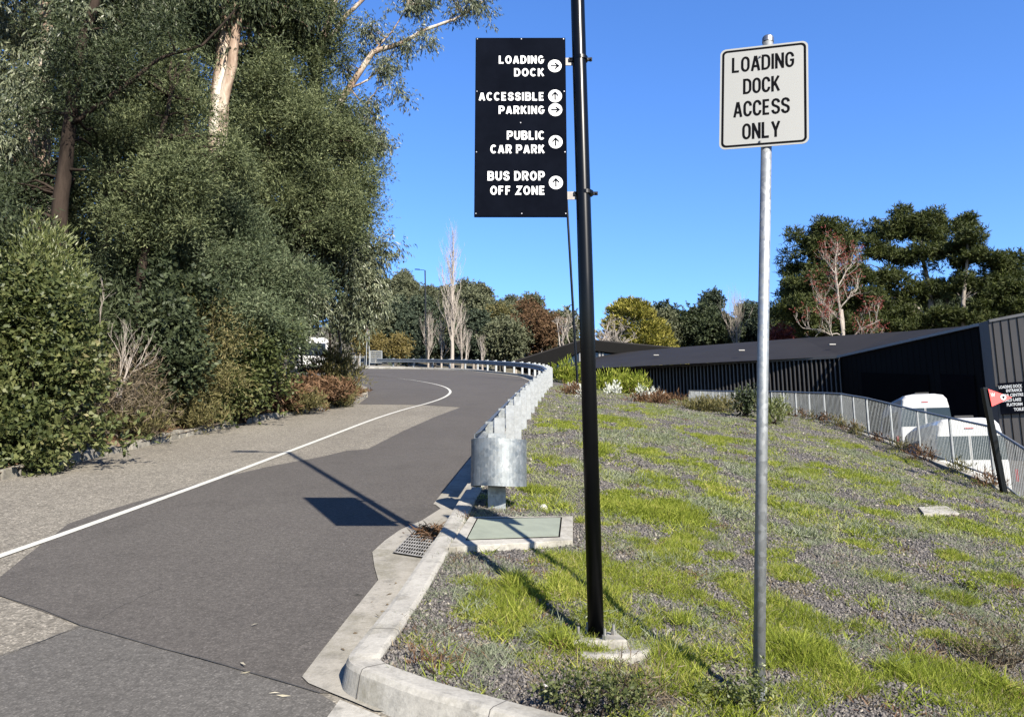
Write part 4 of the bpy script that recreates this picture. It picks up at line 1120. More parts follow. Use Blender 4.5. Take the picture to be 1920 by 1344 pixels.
# bus behind the trees
def bus():
    b0 = P(585, 700, 53); W = 2.45; H = 3.0
    base = Vector((b0.x, 53, SL * 53 + .02))
    e = empty('white_bus', base, 'white bus half hidden behind the tree trunks at the top of the road', 'bus')
    m = MB(); secs = []
    for y, s_, t_ in ((0, .93, .0), (.25, 1, .1), (8.5, 1, .1)):
        loop = []
        for a, b in [(-.5, .1), (-.5, .6), (-.49, .88), (-.42, .975), (-.25, 1), (.25, 1), (.42, .975), (.49, .88), (.5, .6), (.5, .1)]:
            loop.append(base + Vector((a * W * s_, y + (b * .25 if y == 0 else 0), .25 + b * (H - .25) * (.97 if y == 0 else 1))))
        secs.append(loop)
    vs = sum(secs, []); n = 10; fs = []
    for i in range(2):
        for k in range(n): fs.append((i * n + k, i * n + (k + 1) % n, (i + 1) * n + (k + 1) % n, (i + 1) * n + k))
    fs.append(tuple(reversed(range(n)))); fs.append(tuple(range(2 * n, 3 * n)))
    m.add(vs, fs); m.build('body', M_VAN, e, bevel=.05)
    m = MB(); q = [base + Vector(p) for p in ((-1.02, .115, 1.42), (1.02, .115, 1.42), (.98, .24, 2.5), (-.98, .24, 2.5))]
    m.prism(q, (0, -.05, .0)); m.build('windscreen', M_GLASS, e, bevel=.01)
    for sx in (-1, 1):
        m = MB(); m.box(base + Vector((sx * .85, .0, .95)), (.3, .12, .18)); m.build('headlight', M_ALU, e)
        m = MB(); m.box(base + Vector((sx * 1.22, 4.6, 1.85)), (.03, 7.2, .8)); m.build('side_window', M_GLASS, e)
        for yy_ in (1.8, 6.6):
            m = MB(); c = base + Vector((sx * 1.1, yy_, .45)); m.tube([c - Vector((.14, 0, 0)), c + Vector((.14, 0, 0))], .45, 18); m.build('wheel', M_RUBBER, e)
    m = MB(); m.box(base + Vector((0, .02, .5)), (2.2, .14, .25)); m.build('bumper', M_RUBBER, e, bevel=.03)
bus()
bpy.data.objects['white_bus'].rotation_euler = (0, 0, RAD(13.5))
bpy.data.objects['white_bus'].scale = (.86, .86, .86)
# white twin pole marker and gate beyond the bend
def gantry():
    b0 = P(690, 690, 66); base = Vector((b0.x, 66, b0.z))
    e = empty('crossing_signal', base, 'white twin pole signal with a red cap where the guardrail ends', 'signal')
    for u0, u1 in ((686.5, 688.5), (692.5, 691.8)):
        m = MB(); m.tube([P(u0, 692, 66), P(u1, 612, 66)], .035, 6); m.build('pole', M_GALVW, e)
    m = MB(); c = P(690, 613, 66); m.prism([c + Vector(q) for q in ((-.2, -.05, .2), (.2, -.05, .2), (.1, -.05, -.3), (-.1, -.05, -.3))], (0, .1, 0)); m.build('signal_head', simple('signal_pink', (.42, .30, .28), .6), e)
    m = MB(); m.tube([c + Vector((0, 0, .2)), c + Vector((0, 0, .27)), c + Vector((0, 0, .33))], [.2, .17, .04], 8); m.build('cap', simple('rust_red', (.2, .03, .02), .6), e)
    g = empty('pipe_barrier', P(668, 690, 66.5), 'low grey pipe barrier left of the twin pole signal', 'barrier')
    for u_ in (666, 675, 684):
        m = MB(); m.tube([P(u_, 692, 66.4), P(u_, 667, 66.4)], .045, 6); m.build('post', M_GALVW, g)
    for v_ in (669, 679):
        m = MB(); m.tube([P(640, v_ + 3, 66.4), P(684, v_, 66.4)], .035, 6); m.build('rail', M_GALV, g)
    g = empty('mesh_gate', P(707, 678, 67), 'small grey mesh gate panel behind the end of the guardrail', 'gate')
    a, b, c_, d_ = P(694, 680, 67), P(716, 680, 67), P(716, 658, 67), P(694, 658, 67)
    for p, q in ((a, b), (b, c_), (c_, d_), (d_, a)):
        m = MB(); m.tube([p, q], .035, 6); m.build('frame', M_GALVW, g)
    m = MB()
    for k in range(1, 16): m.tube([a.lerp(b, k / 16), d_.lerp(c_, k / 16)], .014, 4)
    for k in range(1, 5): m.tube([a.lerp(d_, k / 5), b.lerp(c_, k / 5)], .014, 4)
    m.build('mesh_infill', M_GALVW, g)
gantry()
# ------------------------------------------------------------------ vegetation tools
def unit(a): return a / np.maximum(1e-9, np.linalg.norm(a, axis=-1, keepdims=True))
def leaf_quads(pos, d, L, W, rng, curl=0.0):
    """pointed leaves as diamond quads"""
    n = len(pos)
    rnd_ = unit(rng.normal(size=(n, 3)))
    side = unit(np.cross(d, rnd_))
    L = np.asarray(L).reshape(-1, 1) * np.ones((n, 1)); W = np.asarray(W).reshape(-1, 1) * np.ones((n, 1))
    nrm = np.cross(d, side)
    mid = pos + d * L * .45 + nrm * L * curl
    V = np.empty((n, 4, 3)); V[:, 0] = pos; V[:, 1] = mid + side * W * .5; V[:, 2] = pos + d * L; V[:, 3] = mid - side * W * .5
    F = np.arange(n * 4).reshape(n, 4)
    return V.reshape(-1, 3), F
KIND = {
 # kind: leaf length, width, droop(z of mean dir), dir spread, clump flatten, material
 'gum':   dict(L=.175, W=.036, dz=-.85, sp=.6, fl=1.1, sprig=.42),
 'wattle': dict(L=.095, W=.020, dz=.05, sp=.75, fl=.75, sprig=.46),
 'broad': dict(L=.095, W=.05, dz=.05, sp=1.0, fl=.9, sprig=.25),
 'twig':  dict(L=.16, W=.012, dz=.35, sp=.9, fl=1.0, sprig=.3),
 'fern':  dict(L=.22, W=.05, dz=.1, sp=1.0, fl=.6, sprig=.3),
 'heath': dict(L=.10, W=.016, dz=.8, sp=.6, fl=.9, sprig=.2),
 'far':   dict(L=.46, W=.21, dz=-.1, sp=1.0, fl=.75, sprig=.5),
 'pine':  dict(L=.42, W=.09, dz=.35, sp=.85, fl=.45, sprig=.5),
 'gold':  dict(L=.55, W=.16, dz=.45, sp=.55, fl=.30, sprig=.7),
}
def clump_leaves(cent, rad, per, kind, rng, k=1.0):
    """leaves set along little sprigs that radiate in each clump"""
    K = KIND[kind]; n = len(cent)
    ns = max(1, per // 7)                      # sprigs in a clump
    c = np.repeat(cent, ns, 0); r = np.repeat(rad, ns)[:, None]
    o = unit(rng.normal(size=(n * ns, 3))) * (rng.random((n * ns, 1)) ** .45) * r
    o[:, 2] *= K['fl']
    sd = unit(o + rng.normal(size=o.shape) * r * .35 + np.array([0, 0, K['dz'] * .3]) * r)
    p0 = c + o
    t = rng.random((n * ns, 7))[:, :, None]
    pos = (p0[:, None, :] + sd[:, None, :] * t * K['sprig'] * k).reshape(-1, 3)
    base = np.repeat(sd, 7, 0)
    d = unit(base * .55 + rng.normal(size=pos.shape) * K['sp'] * .62 + np.array([0, 0, K['dz']]))
    m_ = len(pos)
    L = K['L'] * k * rng.uniform(.6, 1.25, m_); W = K['W'] * k * rng.uniform(.7, 1.25, m_)
    return leaf_quads(pos, d, L, W, rng, .06)
def ell_clumps(ells, rng, dens, cr, bough=False):
    """ells: list of (centre, (rx, ry, rz)); clump centres through the outer part of each"""
    C_, R_ = [], []
    for c, r in ells:
        if bough:
            n = max(4, int(dens * (r[0] * r[2] + r[0] * r[1] + r[1] * r[2]) / 3)); c = np.asarray(c); r = np.asarray(r)
            nb = max(4, int(n / 5.5)); ub = unit(rng.normal(size=(nb, 3)) + np.array([0, -.35, .25])) * rng.uniform(.45, 1.12, (nb, 1))
            br = np.clip(.32 * r.mean(), .25, .75) * rng.uniform(.5, 1.5, nb)
            k_ = rng.integers(0, nb, n); o = unit(rng.normal(size=(n, 3))) * (rng.random((n, 1)) ** .5) * br[k_][:, None] * np.array([1.0, 1.0, .8])
            ax_ = unit(ub * np.array([1, 1, .3]) + rng.normal(size=ub.shape) * .4 - np.array([0, 0, .35])); o = o + ax_[k_] * (rng.random((n, 1)) ** 1.5) * br[k_][:, None] * 1.6
            C_.append(c + ub[k_] * r + o); R_.append(rng.uniform(.6, 1.3, n) * cr)
            nc = max(2, n // 6); C_.append(c + unit(rng.normal(size=(nc, 3))) * rng.random((nc, 1)) * .55 * r); R_.append(rng.uniform(.9, 1.5, nc) * cr)
            continue
        n = max(3, int(dens * (r[0] * r[2] + r[0] * r[1] + r[1] * r[2]) / 3))
        u = unit(rng.normal(size=(n, 3))) * (rng.uniform(.3, 1.12, (n, 1)) ** .5)
        C_.append(np.asarray(c) + u * np.asarray(r)); R_.append(rng.uniform(.6, 1.35, n) * cr)
    return np.concatenate(C_), np.concatenate(R_)
def merge(parts):
    V, F, n = [], [], 0
    for v, f in parts:
        V.append(v); F.append(f + n); n += len(v)
    return np.concatenate(V), np.concatenate(F)
def limb(mb, pts, r0, r1, n=7, rng=None, wob=.0):
    pts = [Vector(p) for p in pts]
    if rng is not None and wob:
        q = [pts[0]]
        for a, b in zip(pts[:-1], pts[1:]):
            L = (b - a).length
            for t in (.33, .67, 1.0):
                p = a.lerp(b, t)
                if t < 1: p += Vector(rng.normal(size=3)) * L * wob
                q.append(p)
        pts = q
    k = len(pts)
    mb.tube(pts, [r0 + (r1 - r0) * i / (k - 1) for i in range(k)], n)
    return pts
def near_on(paths, p):
    best = None; bd_ = 1e9
    for path in paths:
        for q in path:
            dd = (q - p).length + max(0, q.z - p.z) * .8
            if dd < bd_: bd_, best = dd, q
    return best
def tree(name, label, cat, trunks, ells, kind, leafmat, barkmat, dens, per, cr, seed, group=None, k=1.0, branches=60, r0=.15, top=None, extra=None, crown_name='crown'):
    """trunks: list of (list of points, r_base, r_tip)"""
    rng = np.random.default_rng(seed)
    base = Vector(trunks[0][0][0])
    e = empty(name, base, label, cat, group)
    m = MB(); paths = []
    for pts, ra, rb_ in trunks:
        paths.append(limb(m, pts, ra, rb_, 9, rng, .012))
    C_, R_ = ell_clumps(ells, rng, dens * (1.05 if k < 3 and kind in ('gum', 'wattle') else 1.15), cr * (.82 if kind in ('gum', 'wattle') else 1), kind in ('gum', 'wattle', 'pine'))
    if kind in ('gum', 'wattle'): per = int(per * 2.3)
    if kind == 'far': per = int(per * 1.8)
    sel = rng.permutation(len(C_))[:branches]
    for i in sel:
        p = Vector(C_[i]); q = near_on(paths, p)
        if q is None: continue
        L = (p - q).length
        mid = q.lerp(p, .5) + Vector((0, 0, .12 * L)) + Vector(rng.normal(size=3)) * L * .06
        w = min(.02 + .012 * L, .07) * (k if k < 2 else 2)
        limb(m, [q, mid, p], w, w * .25, 4, rng, .04)
    m.build('trunk', barkmat, e, smooth=True)
    V, F = clump_leaves(C_, R_, per, kind, rng, k)
    np_mesh(crown_name, V, F, leafmat, e, tuple(base))
    if extra:
        for ek, emat, eells, ed, ep, ecr in extra:
            C_, R_ = ell_clumps(eells, rng, ed, ecr)
            V, F = clump_leaves(C_, R_, ep, ek, rng, k)
            np_mesh('foliage_clump', V, F, emat, e, tuple(base))
    return e
def E(u, v, y, ru, rv, dr=None):
    s = y / CP / FPX * (1 + .03)
    a, b = ru * s, rv * s
    return (tuple(P(u, v, y)), (a, dr if dr else (a + b) / 2, b))
def shrub(name, label, cat, ells, kind, leafmat, dens, per, cr, seed, group=None, k=1.0, barkmat=None, stems=7, base=None):
    rng = np.random.default_rng(seed)
    if base is None:
        c, r = ells[0]; base = (c[0], c[1], None)
        base = Vector((c[0], c[1], min(q[0][2] - q[1][2] for q in ells)))
    e = empty(name, base, label, cat, group)
    C_, R_ = ell_clumps(ells, rng, dens, cr, kind in ('broad', 'wattle') and k > .5)
    m = MB()
    for i in rng.permutation(len(C_))[:stems]:
        p = Vector(C_[i]); q = Vector(base) + Vector((rng.normal() * .06, rng.normal() * .06, 0))
        limb(m, [q, q.lerp(p, .5) + Vector(rng.normal(size=3)) * .05, p], .018 * k, .004 * k, 5, rng, .05)
    if stems: m.build('stem', barkmat or B_DARK, e)
    V, F = clump_leaves(C_, R_, per, kind, rng, k)
    np_mesh('foliage', V, F, leafmat, e, tuple(base))
    return e
def gz(p, z=None): return Vector((p.x, p.y, verge_z(p.x, p.y) - .05))

# ------------------------------------------------------------------ the tall trees on the left
def vt(u, y): # foot of a trunk on the left verge
    p = P(u, 672, y); return Vector((p.x, p.y, verge_z(p.x, p.y) - .1))
tree('gum_tree', 'tall gum with a brown grey trunk at the far left behind the leafy shrub', 'tree',
     [([vt(70, 17), P(80, 500, 17), P(76, 300, 17), P(82, 200, 17), P(92, 60, 17), P(100, -150, 17)], .27, .15),
      ([P(76, 330, 17), P(30, 180, 17), P(-30, 60, 17)], .12, .05), ([P(88, 120, 17), P(160, 20, 16.5), P(220, -80, 16)], .10, .04)],
     [E(30, 40, 16.5, 95, 95), E(150, 70, 16, 100, 70), E(60, 140, 16, 55, 55), E(20, 250, 16, 65, 85), E(250, 30, 16.5, 70, 50), E(140, -90, 17, 200, 90), E(165, 130, 16, 70, 40)],
     'gum', L_GUM, B_PALE, 30, 84, .42, 1, 'tall trees left of the road', 1.0, 60)
tree('blackwood_tree', 'dark trunked leaning tree with a long bough crossing to the right', 'tree',
     [([vt(100, 14.5), P(110, 440, 14.5), P(112, 400, 14.5), P(124, 300, 14.5), P(137, 180, 14.6), P(160, 60, 14.8), P(205, -80, 15)], .19, .08),
      ([P(130, 235, 14.5), P(190, 195, 14.5), P(255, 145, 14.6), P(300, 110, 14.8), P(380, 85, 15), P(440, 20, 15.3)], .055, .02),
      ([P(126, 320, 14.5), P(160, 318, 14.4)], .04, .02)],
     [E(150, 170, 14, 40, 30), E(120, 60, 13.6, 60, 40), E(210, 120, 14, 60, 30), E(330, 60, 14.6, 40, 30), E(110, 230, 15.5, 60, 50), E(200, 250, 16, 60, 50), E(255, 60, 16, 60, 60), E(60, 360, 15.2, 90, 60), E(20, 420, 15, 60, 70), E(200, -40, 16, 120, 50)],
     'wattle', L_DARK, B_DARK, 30, 98, .36, 2, 'tall trees left of the road', 1.15, 50)
tree('gum_tree', 'big gum tree with a thick pale peeling double trunk in the middle of the grove', 'tree',
     [([vt(395, 21), P(402, 500, 21), P(408, 270, 21), P(413, 170, 21), P(420, 100, 21), P(436, 0, 21), P(450, -160, 21)], .33, .20),
      ([P(412, 240, 20.9), P(436, 120, 20.8), P(446, 20, 20.7), P(440, -120, 20.5)], .16, .12),
      ([P(415, 90, 21), P(380, 30, 21), P(330, -60, 21)], .12, .05), ([P(440, 40, 21), P(520, -40, 21.5), P(600, -140, 22)], .12, .05)],
     [E(340, 30, 20.5, 60, 70), E(400, 0, 20, 50, 30), E(420, 310, 20, 50, 40), E(390, 400, 20, 60, 60),  E(500, -30, 21, 110, 60), E(330, -60, 21, 110, 60), E(560, 40, 22, 60, 50), E(480, 130, 22, 40, 60)],
     'gum', L_DARK, B_PALE, 15, 98, .45, 3, 'tall trees left of the road', 1.1, 60)
tree('gum_tree', 'tall gum tree with bare pale forked limbs reaching right against the sky', 'tree',
     [([vt(505, 24), P(535, 540, 24), P(572, 400, 24), P(588, 250, 24), P(588, 160, 24), P(600, 85, 24), P(618, 40, 24), P(640, -60, 24)], .26, .10),
      ([P(598, 95, 24), P(622, 68, 24), P(650, 28, 24), P(692, -12, 24), P(740, -60, 24)], .095, .05),
      ([P(600, 300, 24), P(626, 230, 24), P(640, 190, 24), P(668, 145, 24), P(700, 98, 24), P(750, 83, 24), P(800, 55, 24), P(850, 38, 24), P(905, 5, 24)], .15, .03),
      ([P(652, 168, 24), P(690, 150, 24), P(740, 95, 24.2)], .04, .02), ([P(700, 98, 24), P(735, 60, 24), P(760, 20, 24)], .035, .015), ([P(655, 165, 24), P(700, 215, 24), P(708, 260, 24)], .03, .012)],
     [E(785, 22, 24, 32, 20), E(860, 14, 24, 40, 16), E(905, 2, 24, 24, 14), E(735, 125, 24, 24, 26), E(762, 95, 24, 12, 28), E(745, 165, 24, 20, 16), E(700, 75, 24, 30, 18), E(685, 50, 24, 22, 9), E(800, 68, 24, 14, 10),
      E(690, 215, 24, 26, 22), E(706, 262, 24, 18, 22), E(640, 130, 24, 14, 22), E(640, 240, 24, 40, 30), E(820, -20, 24, 60, 26), E(700, 240, 24, 16, 30), E(675, 270, 24, 30, 20)],
     'gum', L_GUM, B_PALE, 48, 56, .24, 4, 'tall trees left of the road', .85, 90)
tree('wattle_tree', 'feathery wattle tree with a broad mid green crown beside the dark trunk', 'tree',
     [([vt(250, 16), P(262, 560, 16), P(275, 420, 16), P(290, 300, 16), P(320, 180, 16)], .12, .04)],
     [E(220, 180, 17, 60, 50), E(250, 270, 16.4, 50, 40), E(180, 360, 16, 50, 50), E(310, 215, 16.5, 65, 50), E(300, 330, 16, 100, 60), E(250, 420, 15.8, 90, 45), E(390, 300, 16.5, 50, 60), E(350, 380, 16, 90, 40), E(310, 130, 17, 50, 50)],
     'wattle', L_WAT, B_DARK, 62, 112, .28, 5, 'wattle trees left of the road', 1.0, 90)
tree('wattle_tree', 'tall wattle tree filling the right half of the grove against the sky', 'tree',
     [([vt(500, 22.5), P(512, 600, 22.5), P(540, 400, 22.5), P(545, 250, 22.5), P(540, 100, 22.5), P(540, 0, 22.5)], .18, .05)],
     [E(490, 60, 22, 36, 60), E(580, 10, 22, 50, 50), E(650, 250, 23, 40, 40), E(690, 330, 23, 24, 30), E(640, 440, 22, 50, 30), E(540, 360, 22, 60, 40), E(540, 40, 22.5, 70, 60), E(510, 170, 22, 70, 60), E(590, 150, 23, 50, 60), E(560, 260, 22, 80, 60), E(640, 290, 23, 50, 50), E(590, 350, 22, 75, 50), E(655, 350, 22.6, 48, 30), E(500, 300, 22, 60, 50), E(610, 215, 23, 45, 40), E(660, 400, 22, 35, 40), E(620, 60, 23, 30, 40)],
     'wattle', L_WAT, B_DARK, 44, 112, .34, 6, 'wattle trees left of the road', 1.25, 90)
tree('wattle_tree', 'bushy blue green wattle in front of the pale double trunk', 'tree',
     [([vt(440, 18), P(445, 640, 18), P(440, 520, 18), P(420, 420, 18)], .10, .04)],
     [E(260, 500, 17, 60, 50), E(450, 450, 18.4, 60, 40), E(520, 510, 18.6, 40, 50), E(400, 470, 18, 80, 60), E(470, 520, 17.6, 80, 60), E(350, 540, 17.5, 75, 50), E(430, 590, 17, 90, 50), E(320, 470, 18, 50, 40), E(420, 400, 18.5, 50, 40), E(510, 590, 18, 50, 60)],
     'wattle', L_WATB, B_DARK, 60, 112, .28, 7, 'wattle trees left of the road', 1.05, 80)
tree('gum_tree', 'young gum tree with drooping glossy leaves at the right end of the grove', 'tree',
     [([vt(546, 25), P(552, 640, 25), P(572, 560, 25), P(605, 480, 25)], .10, .05), ([vt(648, 26), P(634, 600, 26), P(640, 500, 26)], .06, .03)],
     [E(700, 560, 24.5, 18, 24), E(698, 450, 24.5, 24, 30), E(620, 590, 24, 40, 20), E(540, 600, 22, 30, 30), E(620, 470, 24, 75, 55), E(560, 540, 23, 50, 60), E(675, 480, 24.5, 36, 44), E(600, 560, 23.5, 60, 40), E(680, 530, 24.5, 30, 36), E(650, 560, 24, 40, 30), E(600, 400, 24, 60, 40), E(665, 430, 24.5, 36, 30)],
     'gum', L_GUM, B_GREY, 34, 84, .36, 8, 'tall trees left of the road', 1.0, 70)
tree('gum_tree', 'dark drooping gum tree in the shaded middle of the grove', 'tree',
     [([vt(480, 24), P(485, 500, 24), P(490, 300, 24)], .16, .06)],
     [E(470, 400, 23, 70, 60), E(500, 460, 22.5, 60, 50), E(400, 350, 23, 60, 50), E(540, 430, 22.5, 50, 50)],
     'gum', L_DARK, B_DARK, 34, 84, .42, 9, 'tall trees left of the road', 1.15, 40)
# trees further back closing the grove; dark leaf colour stands in for interior shade
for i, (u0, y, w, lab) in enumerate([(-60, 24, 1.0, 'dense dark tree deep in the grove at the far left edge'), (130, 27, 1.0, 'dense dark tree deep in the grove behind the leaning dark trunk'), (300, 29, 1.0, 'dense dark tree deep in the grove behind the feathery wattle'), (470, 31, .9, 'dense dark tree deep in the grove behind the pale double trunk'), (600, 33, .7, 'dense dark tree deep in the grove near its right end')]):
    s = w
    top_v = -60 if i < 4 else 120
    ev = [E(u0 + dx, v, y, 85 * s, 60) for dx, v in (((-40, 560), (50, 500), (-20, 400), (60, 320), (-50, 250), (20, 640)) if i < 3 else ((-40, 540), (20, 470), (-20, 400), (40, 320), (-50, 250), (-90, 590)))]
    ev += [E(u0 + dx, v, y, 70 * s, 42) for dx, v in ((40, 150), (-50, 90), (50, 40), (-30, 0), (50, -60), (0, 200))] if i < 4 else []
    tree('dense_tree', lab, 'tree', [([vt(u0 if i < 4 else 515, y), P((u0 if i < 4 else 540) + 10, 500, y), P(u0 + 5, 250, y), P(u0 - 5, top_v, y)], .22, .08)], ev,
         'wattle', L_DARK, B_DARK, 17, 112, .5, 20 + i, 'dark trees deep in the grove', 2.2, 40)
# dark trunks standing between the crowns
for i, (u0, y, u1, vtop, r, lab) in enumerate([(208, 19, 196, -60, .12, 'dark straight trunk between the leaning trunk and the feathery wattle'), (345, 20, 352, -60, .10, 'thin dark trunk left of the pale double trunk'), (500, 22, 508, -40, .09, 'thin dark trunk right of the pale double trunk'), (30, 18, 40, -60, .11, 'dark trunk at the far left edge')]):
    rng = np.random.default_rng(90 + i); a_ = vt(u0, y)
    tree('slender_tree', lab, 'tree', [([a_, P(u0 + (u1 - u0) * .4, 420, y), P(u1, 150, y), P(u1 + 6, vtop, y)], r, r * .5)], [E(u1, -40, y, 60, 60), E(u1 + 20, 60, y + .5, 34, 40)], 'gum', L_DARK, B_DARK, 26, 70, .36, 95 + i, 'slender dark trees in the grove', 1.0, 24)
# thin bare trunks inside
for i, (u0, v0, u1, v1, y, r, mt, lab) in enumerate([(530, 712, 541, 655, 19.5, .045, B_PALE, 'short pale leaning sapling trunk above the dead ferns'), (568, 700, 572, 610, 30, .05, B_DARK, 'thin dark trunk left of the bus'), (630, 700, 618, 600, 30, .05, B_DARK, 'thin dark trunk right of the bus')]):
    a = P(u0, v0, y); a.z = min(a.z, verge_z(a.x, a.y))
    m = MB(); rng = np.random.default_rng(60 + i); limb(m, [a, P(u1, v1, y), P(u1 + 8, v1 - 60, y)], r, r * .6, 7, rng, .03)
    o = m.build('sapling_trunk', mt, origin=a, smooth=True); setp(o, lab, 'trunk')

# ------------------------------------------------------------------ roadside shrubs, left
shrub('leafy_shrub', 'large leafy shrub with broad green leaves overhanging the kerb at the left edge', 'shrub',
      [E(55, 745, 11, 105, 95), E(40, 640, 11.2, 95, 90), E(100, 800, 10.9, 60, 60), E(75, 560, 11.3, 60, 70), E(-50, 720, 11, 70, 110), E(20, 820, 10.7, 60, 30), E(130, 690, 11.1, 30, 40), E(110, 620, 11.2, 30, 50), E(20, 560, 11.6, 40, 60)], 'broad', L_BROAD, 120, 105, .17, 31, 'shrubs along the left kerb', 1.0, stems=26, base=gz(P(50, 800, 11.3)))
shrub('shade_shrub', 'added shrub whose dark leaves stand in for shade at the far left edge above the big leafy one', 'shrub', [E(10, 470, 12.8, 60, 70), E(-30, 560, 12.6, 60, 70), E(20, 400, 13, 40, 40)], 'wattle', L_DARK, 100, 98, .26, 41, None, 1.4, stems=12, base=gz(P(10, 720, 12.9)))  # shrub added to darken this corner; its leaf colour paints the shade
shrub('leafy_shrub', 'tall shrub with yellowish narrow leaf tips left of the dark gap', 'shrub',
      [E(95, 520, 12.2, 38, 60), E(112, 470, 12.2, 22, 34), E(80, 440, 12.4, 30, 30), E(120, 570, 12.1, 28, 60), E(60, 480, 12.3, 28, 40)], 'heath', L_YEL, 110, 84, .15, 32, 'shrubs along the left kerb', 1.2, stems=20, base=gz(P(85, 700, 12.4)))
shrub('leafy_shrub', 'dark broad leaved shrub in the middle of the row behind the dead brush', 'shrub',
      [E(320, 620, 15.5, 50, 60), E(290, 660, 15.5, 40, 40), E(350, 680, 15.2, 50, 50), E(330, 560, 15.8, 60, 40)], 'broad', L_DARK, 110, 84, .24, 33, 'shrubs along the left kerb', 1.3, stems=14, base=gz(P(320, 760, 15.6)))
shrub('leafy_shrub', 'bright green shrub touching the kerb where the road narrows', 'shrub',
      [E(450, 740, 17, 45, 45), E(480, 690, 17.2, 45, 55), E(420, 700, 17.2, 45, 50), E(500, 640, 17.6, 40, 40)], 'broad', L_BROAD, 120, 84, .22, 34, 'shrubs along the left kerb', 1.15, stems=16, base=gz(P(455, 780, 17.2)))
shrub('leafy_shrub', 'olive green shrub between the dead brush and the bright green shrub', 'shrub',
      [E(380, 720, 15.8, 40, 40), E(330, 740, 15.2, 50, 30), E(400, 650, 16.5, 40, 40)], 'wattle', L_OLIVE, 150, 98, .2, 35, 'shrubs along the left kerb', 1.1, stems=12, base=gz(P(370, 780, 16)))
shrub('scrubby_bush', 'olive and brown scrubby bush at the tip of the verge before the bend', 'shrub',
      [E(640, 700, 26, 24, 40), E(655, 720, 25.5, 12, 18), E(610, 690, 26, 30, 30)], 'heath', L_OLIVE, 60, 98, .28, 36, 'shrubs along the left kerb', 2.0, stems=14, base=gz(P(640, 735, 26)))
shrub('dead_fern', 'patch of dead reddish brown ferns on the verge below the bus', 'fern',
      [E(590, 730, 21.8, 60, 12, 1.0), E(560, 740, 20.3, 40, 10, .8), E(640, 736, 23.3, 24, 8, .6), E(520, 748, 19.5, 30, 9, .5)], 'fern', L_FERN, 180, 49, .2, 37, None, .9, stems=8, base=gz(P(590, 745, 21.5)))
shrub('dead_brush', 'tangle of grey brown dead brush between the two leafy shrubs', 'shrub',
      [E(235, 715, 13.5, 36, 36), E(190, 755, 13, 45, 34), E(260, 775, 13.6, 50, 18)], 'twig', L_DRY, 110, 70, .24, 38, None, 1.3, B_GREY, stems=20, base=gz(P(225, 780, 13.6)))
shrub('low_undergrowth', 'low brown and green undergrowth along the old kerb in the middle', 'undergrowth',
      [E(330, 778, 15.3, 80, 12, .4), E(220, 797, 13.5, 80, 14, .4), E(420, 768, 17.1, 50, 10, .3), E(540, 755, 19.8, 70, 10, .4), E(620, 750, 22.5, 40, 10, .5)], 'heath', L_OLIVE, 420, 56, .14, 39, None, 1.1, stems=0, base=gz(P(330, 795, 15)))
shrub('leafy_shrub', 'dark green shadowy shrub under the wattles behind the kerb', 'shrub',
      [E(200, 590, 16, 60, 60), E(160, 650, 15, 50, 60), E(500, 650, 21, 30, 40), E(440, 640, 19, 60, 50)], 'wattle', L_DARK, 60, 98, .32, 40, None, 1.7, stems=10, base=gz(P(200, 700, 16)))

def grow(mb, p, d, L, r, depth, rng, tips, spread=.55, up=.15, shrink=.68, kids=(2, 4), nseg=3, n=5):
    pts = [p]; dd = d.copy()
    for i in range(nseg):
        dd = (dd + Vector(rng.normal(size=3)) * .13 + Vector((0, 0, up * .3))).normalized()
        pts.append(pts[-1] + dd * L / nseg)
    k = len(pts)
    mb.tube(pts, [r * (1 - .5 * i / (k - 1)) for i in range(k)], n if depth > 1 else 3, caps=False)
    if depth == 0: tips.append(pts[-1]); return
    for j in range(int(rng.integers(kids[0], kids[1] + 1))):
        t = rng.uniform(.35, 1.0); idx = min(nseg, max(1, int(round(t * nseg))))
        nd = (dd + Vector(rng.normal(size=3)) * spread + Vector((0, 0, up))).normalized()
        grow(mb, pts[idx], nd, L * shrink * rng.uniform(.75, 1.2), r * .55, depth - 1, rng, tips, spread, up, shrink, kids, nseg, n)
def bare_tree(name, label, cat, base, H, r, rng_seed, style='poplar', mat=None, group=None, W=None, leaf=None, link=None):
    rng = np.random.default_rng(rng_seed)
    e = empty(name, base, label, cat, group)
    m = MB(); tips = []
    base = Vector(base)
    if style == 'poplar':
        top = base + Vector((rng.normal() * .2, 0, H))
        tp = limb(m, [base - Vector((0, 0, .3)), base.lerp(top, .5), top], r, r * .12, 7, rng, .006)
        nb = int(H * 6)
        for i in range(nb):
            t = rng.uniform(.12, .95); p = base.lerp(top, t); a = rng.uniform(0, 6.28)
            w = (W or H * .1) * (1.15 - abs(t - .45)) 
            d = Vector((math.cos(a), math.sin(a), 2.6)).normalized()
            grow(m, p, d, w * 1.9 * (1.1 - t * .5), r * .26 * (1.1 - t), 2, rng, tips, .22, .45, .6, (2, 3), 3, 4)
    else:
        for i in range(3):
            a = rng.uniform(0, 6.28)
            grow(m, base - Vector((0, 0, .2)), Vector((math.cos(a) * .5, math.sin(a) * .3, 1)).normalized(), H * .42, r, 4, rng, tips, .6, .12, .66, (2, 4), 3, 5)
    m.build('trunk', mat or B_BARE, e)
    if leaf:
        T = np.array([t[:] for t in tips]); 
        if leaf[2] < 1: T = T[rng.random(len(T)) < leaf[2]]
        V, F = clump_leaves(T, np.full(len(T), leaf[3]), leaf[4], 'broad', rng, leaf[1]); np_mesh('leaves', V, F, leaf[0], e, tuple(base))
    return e
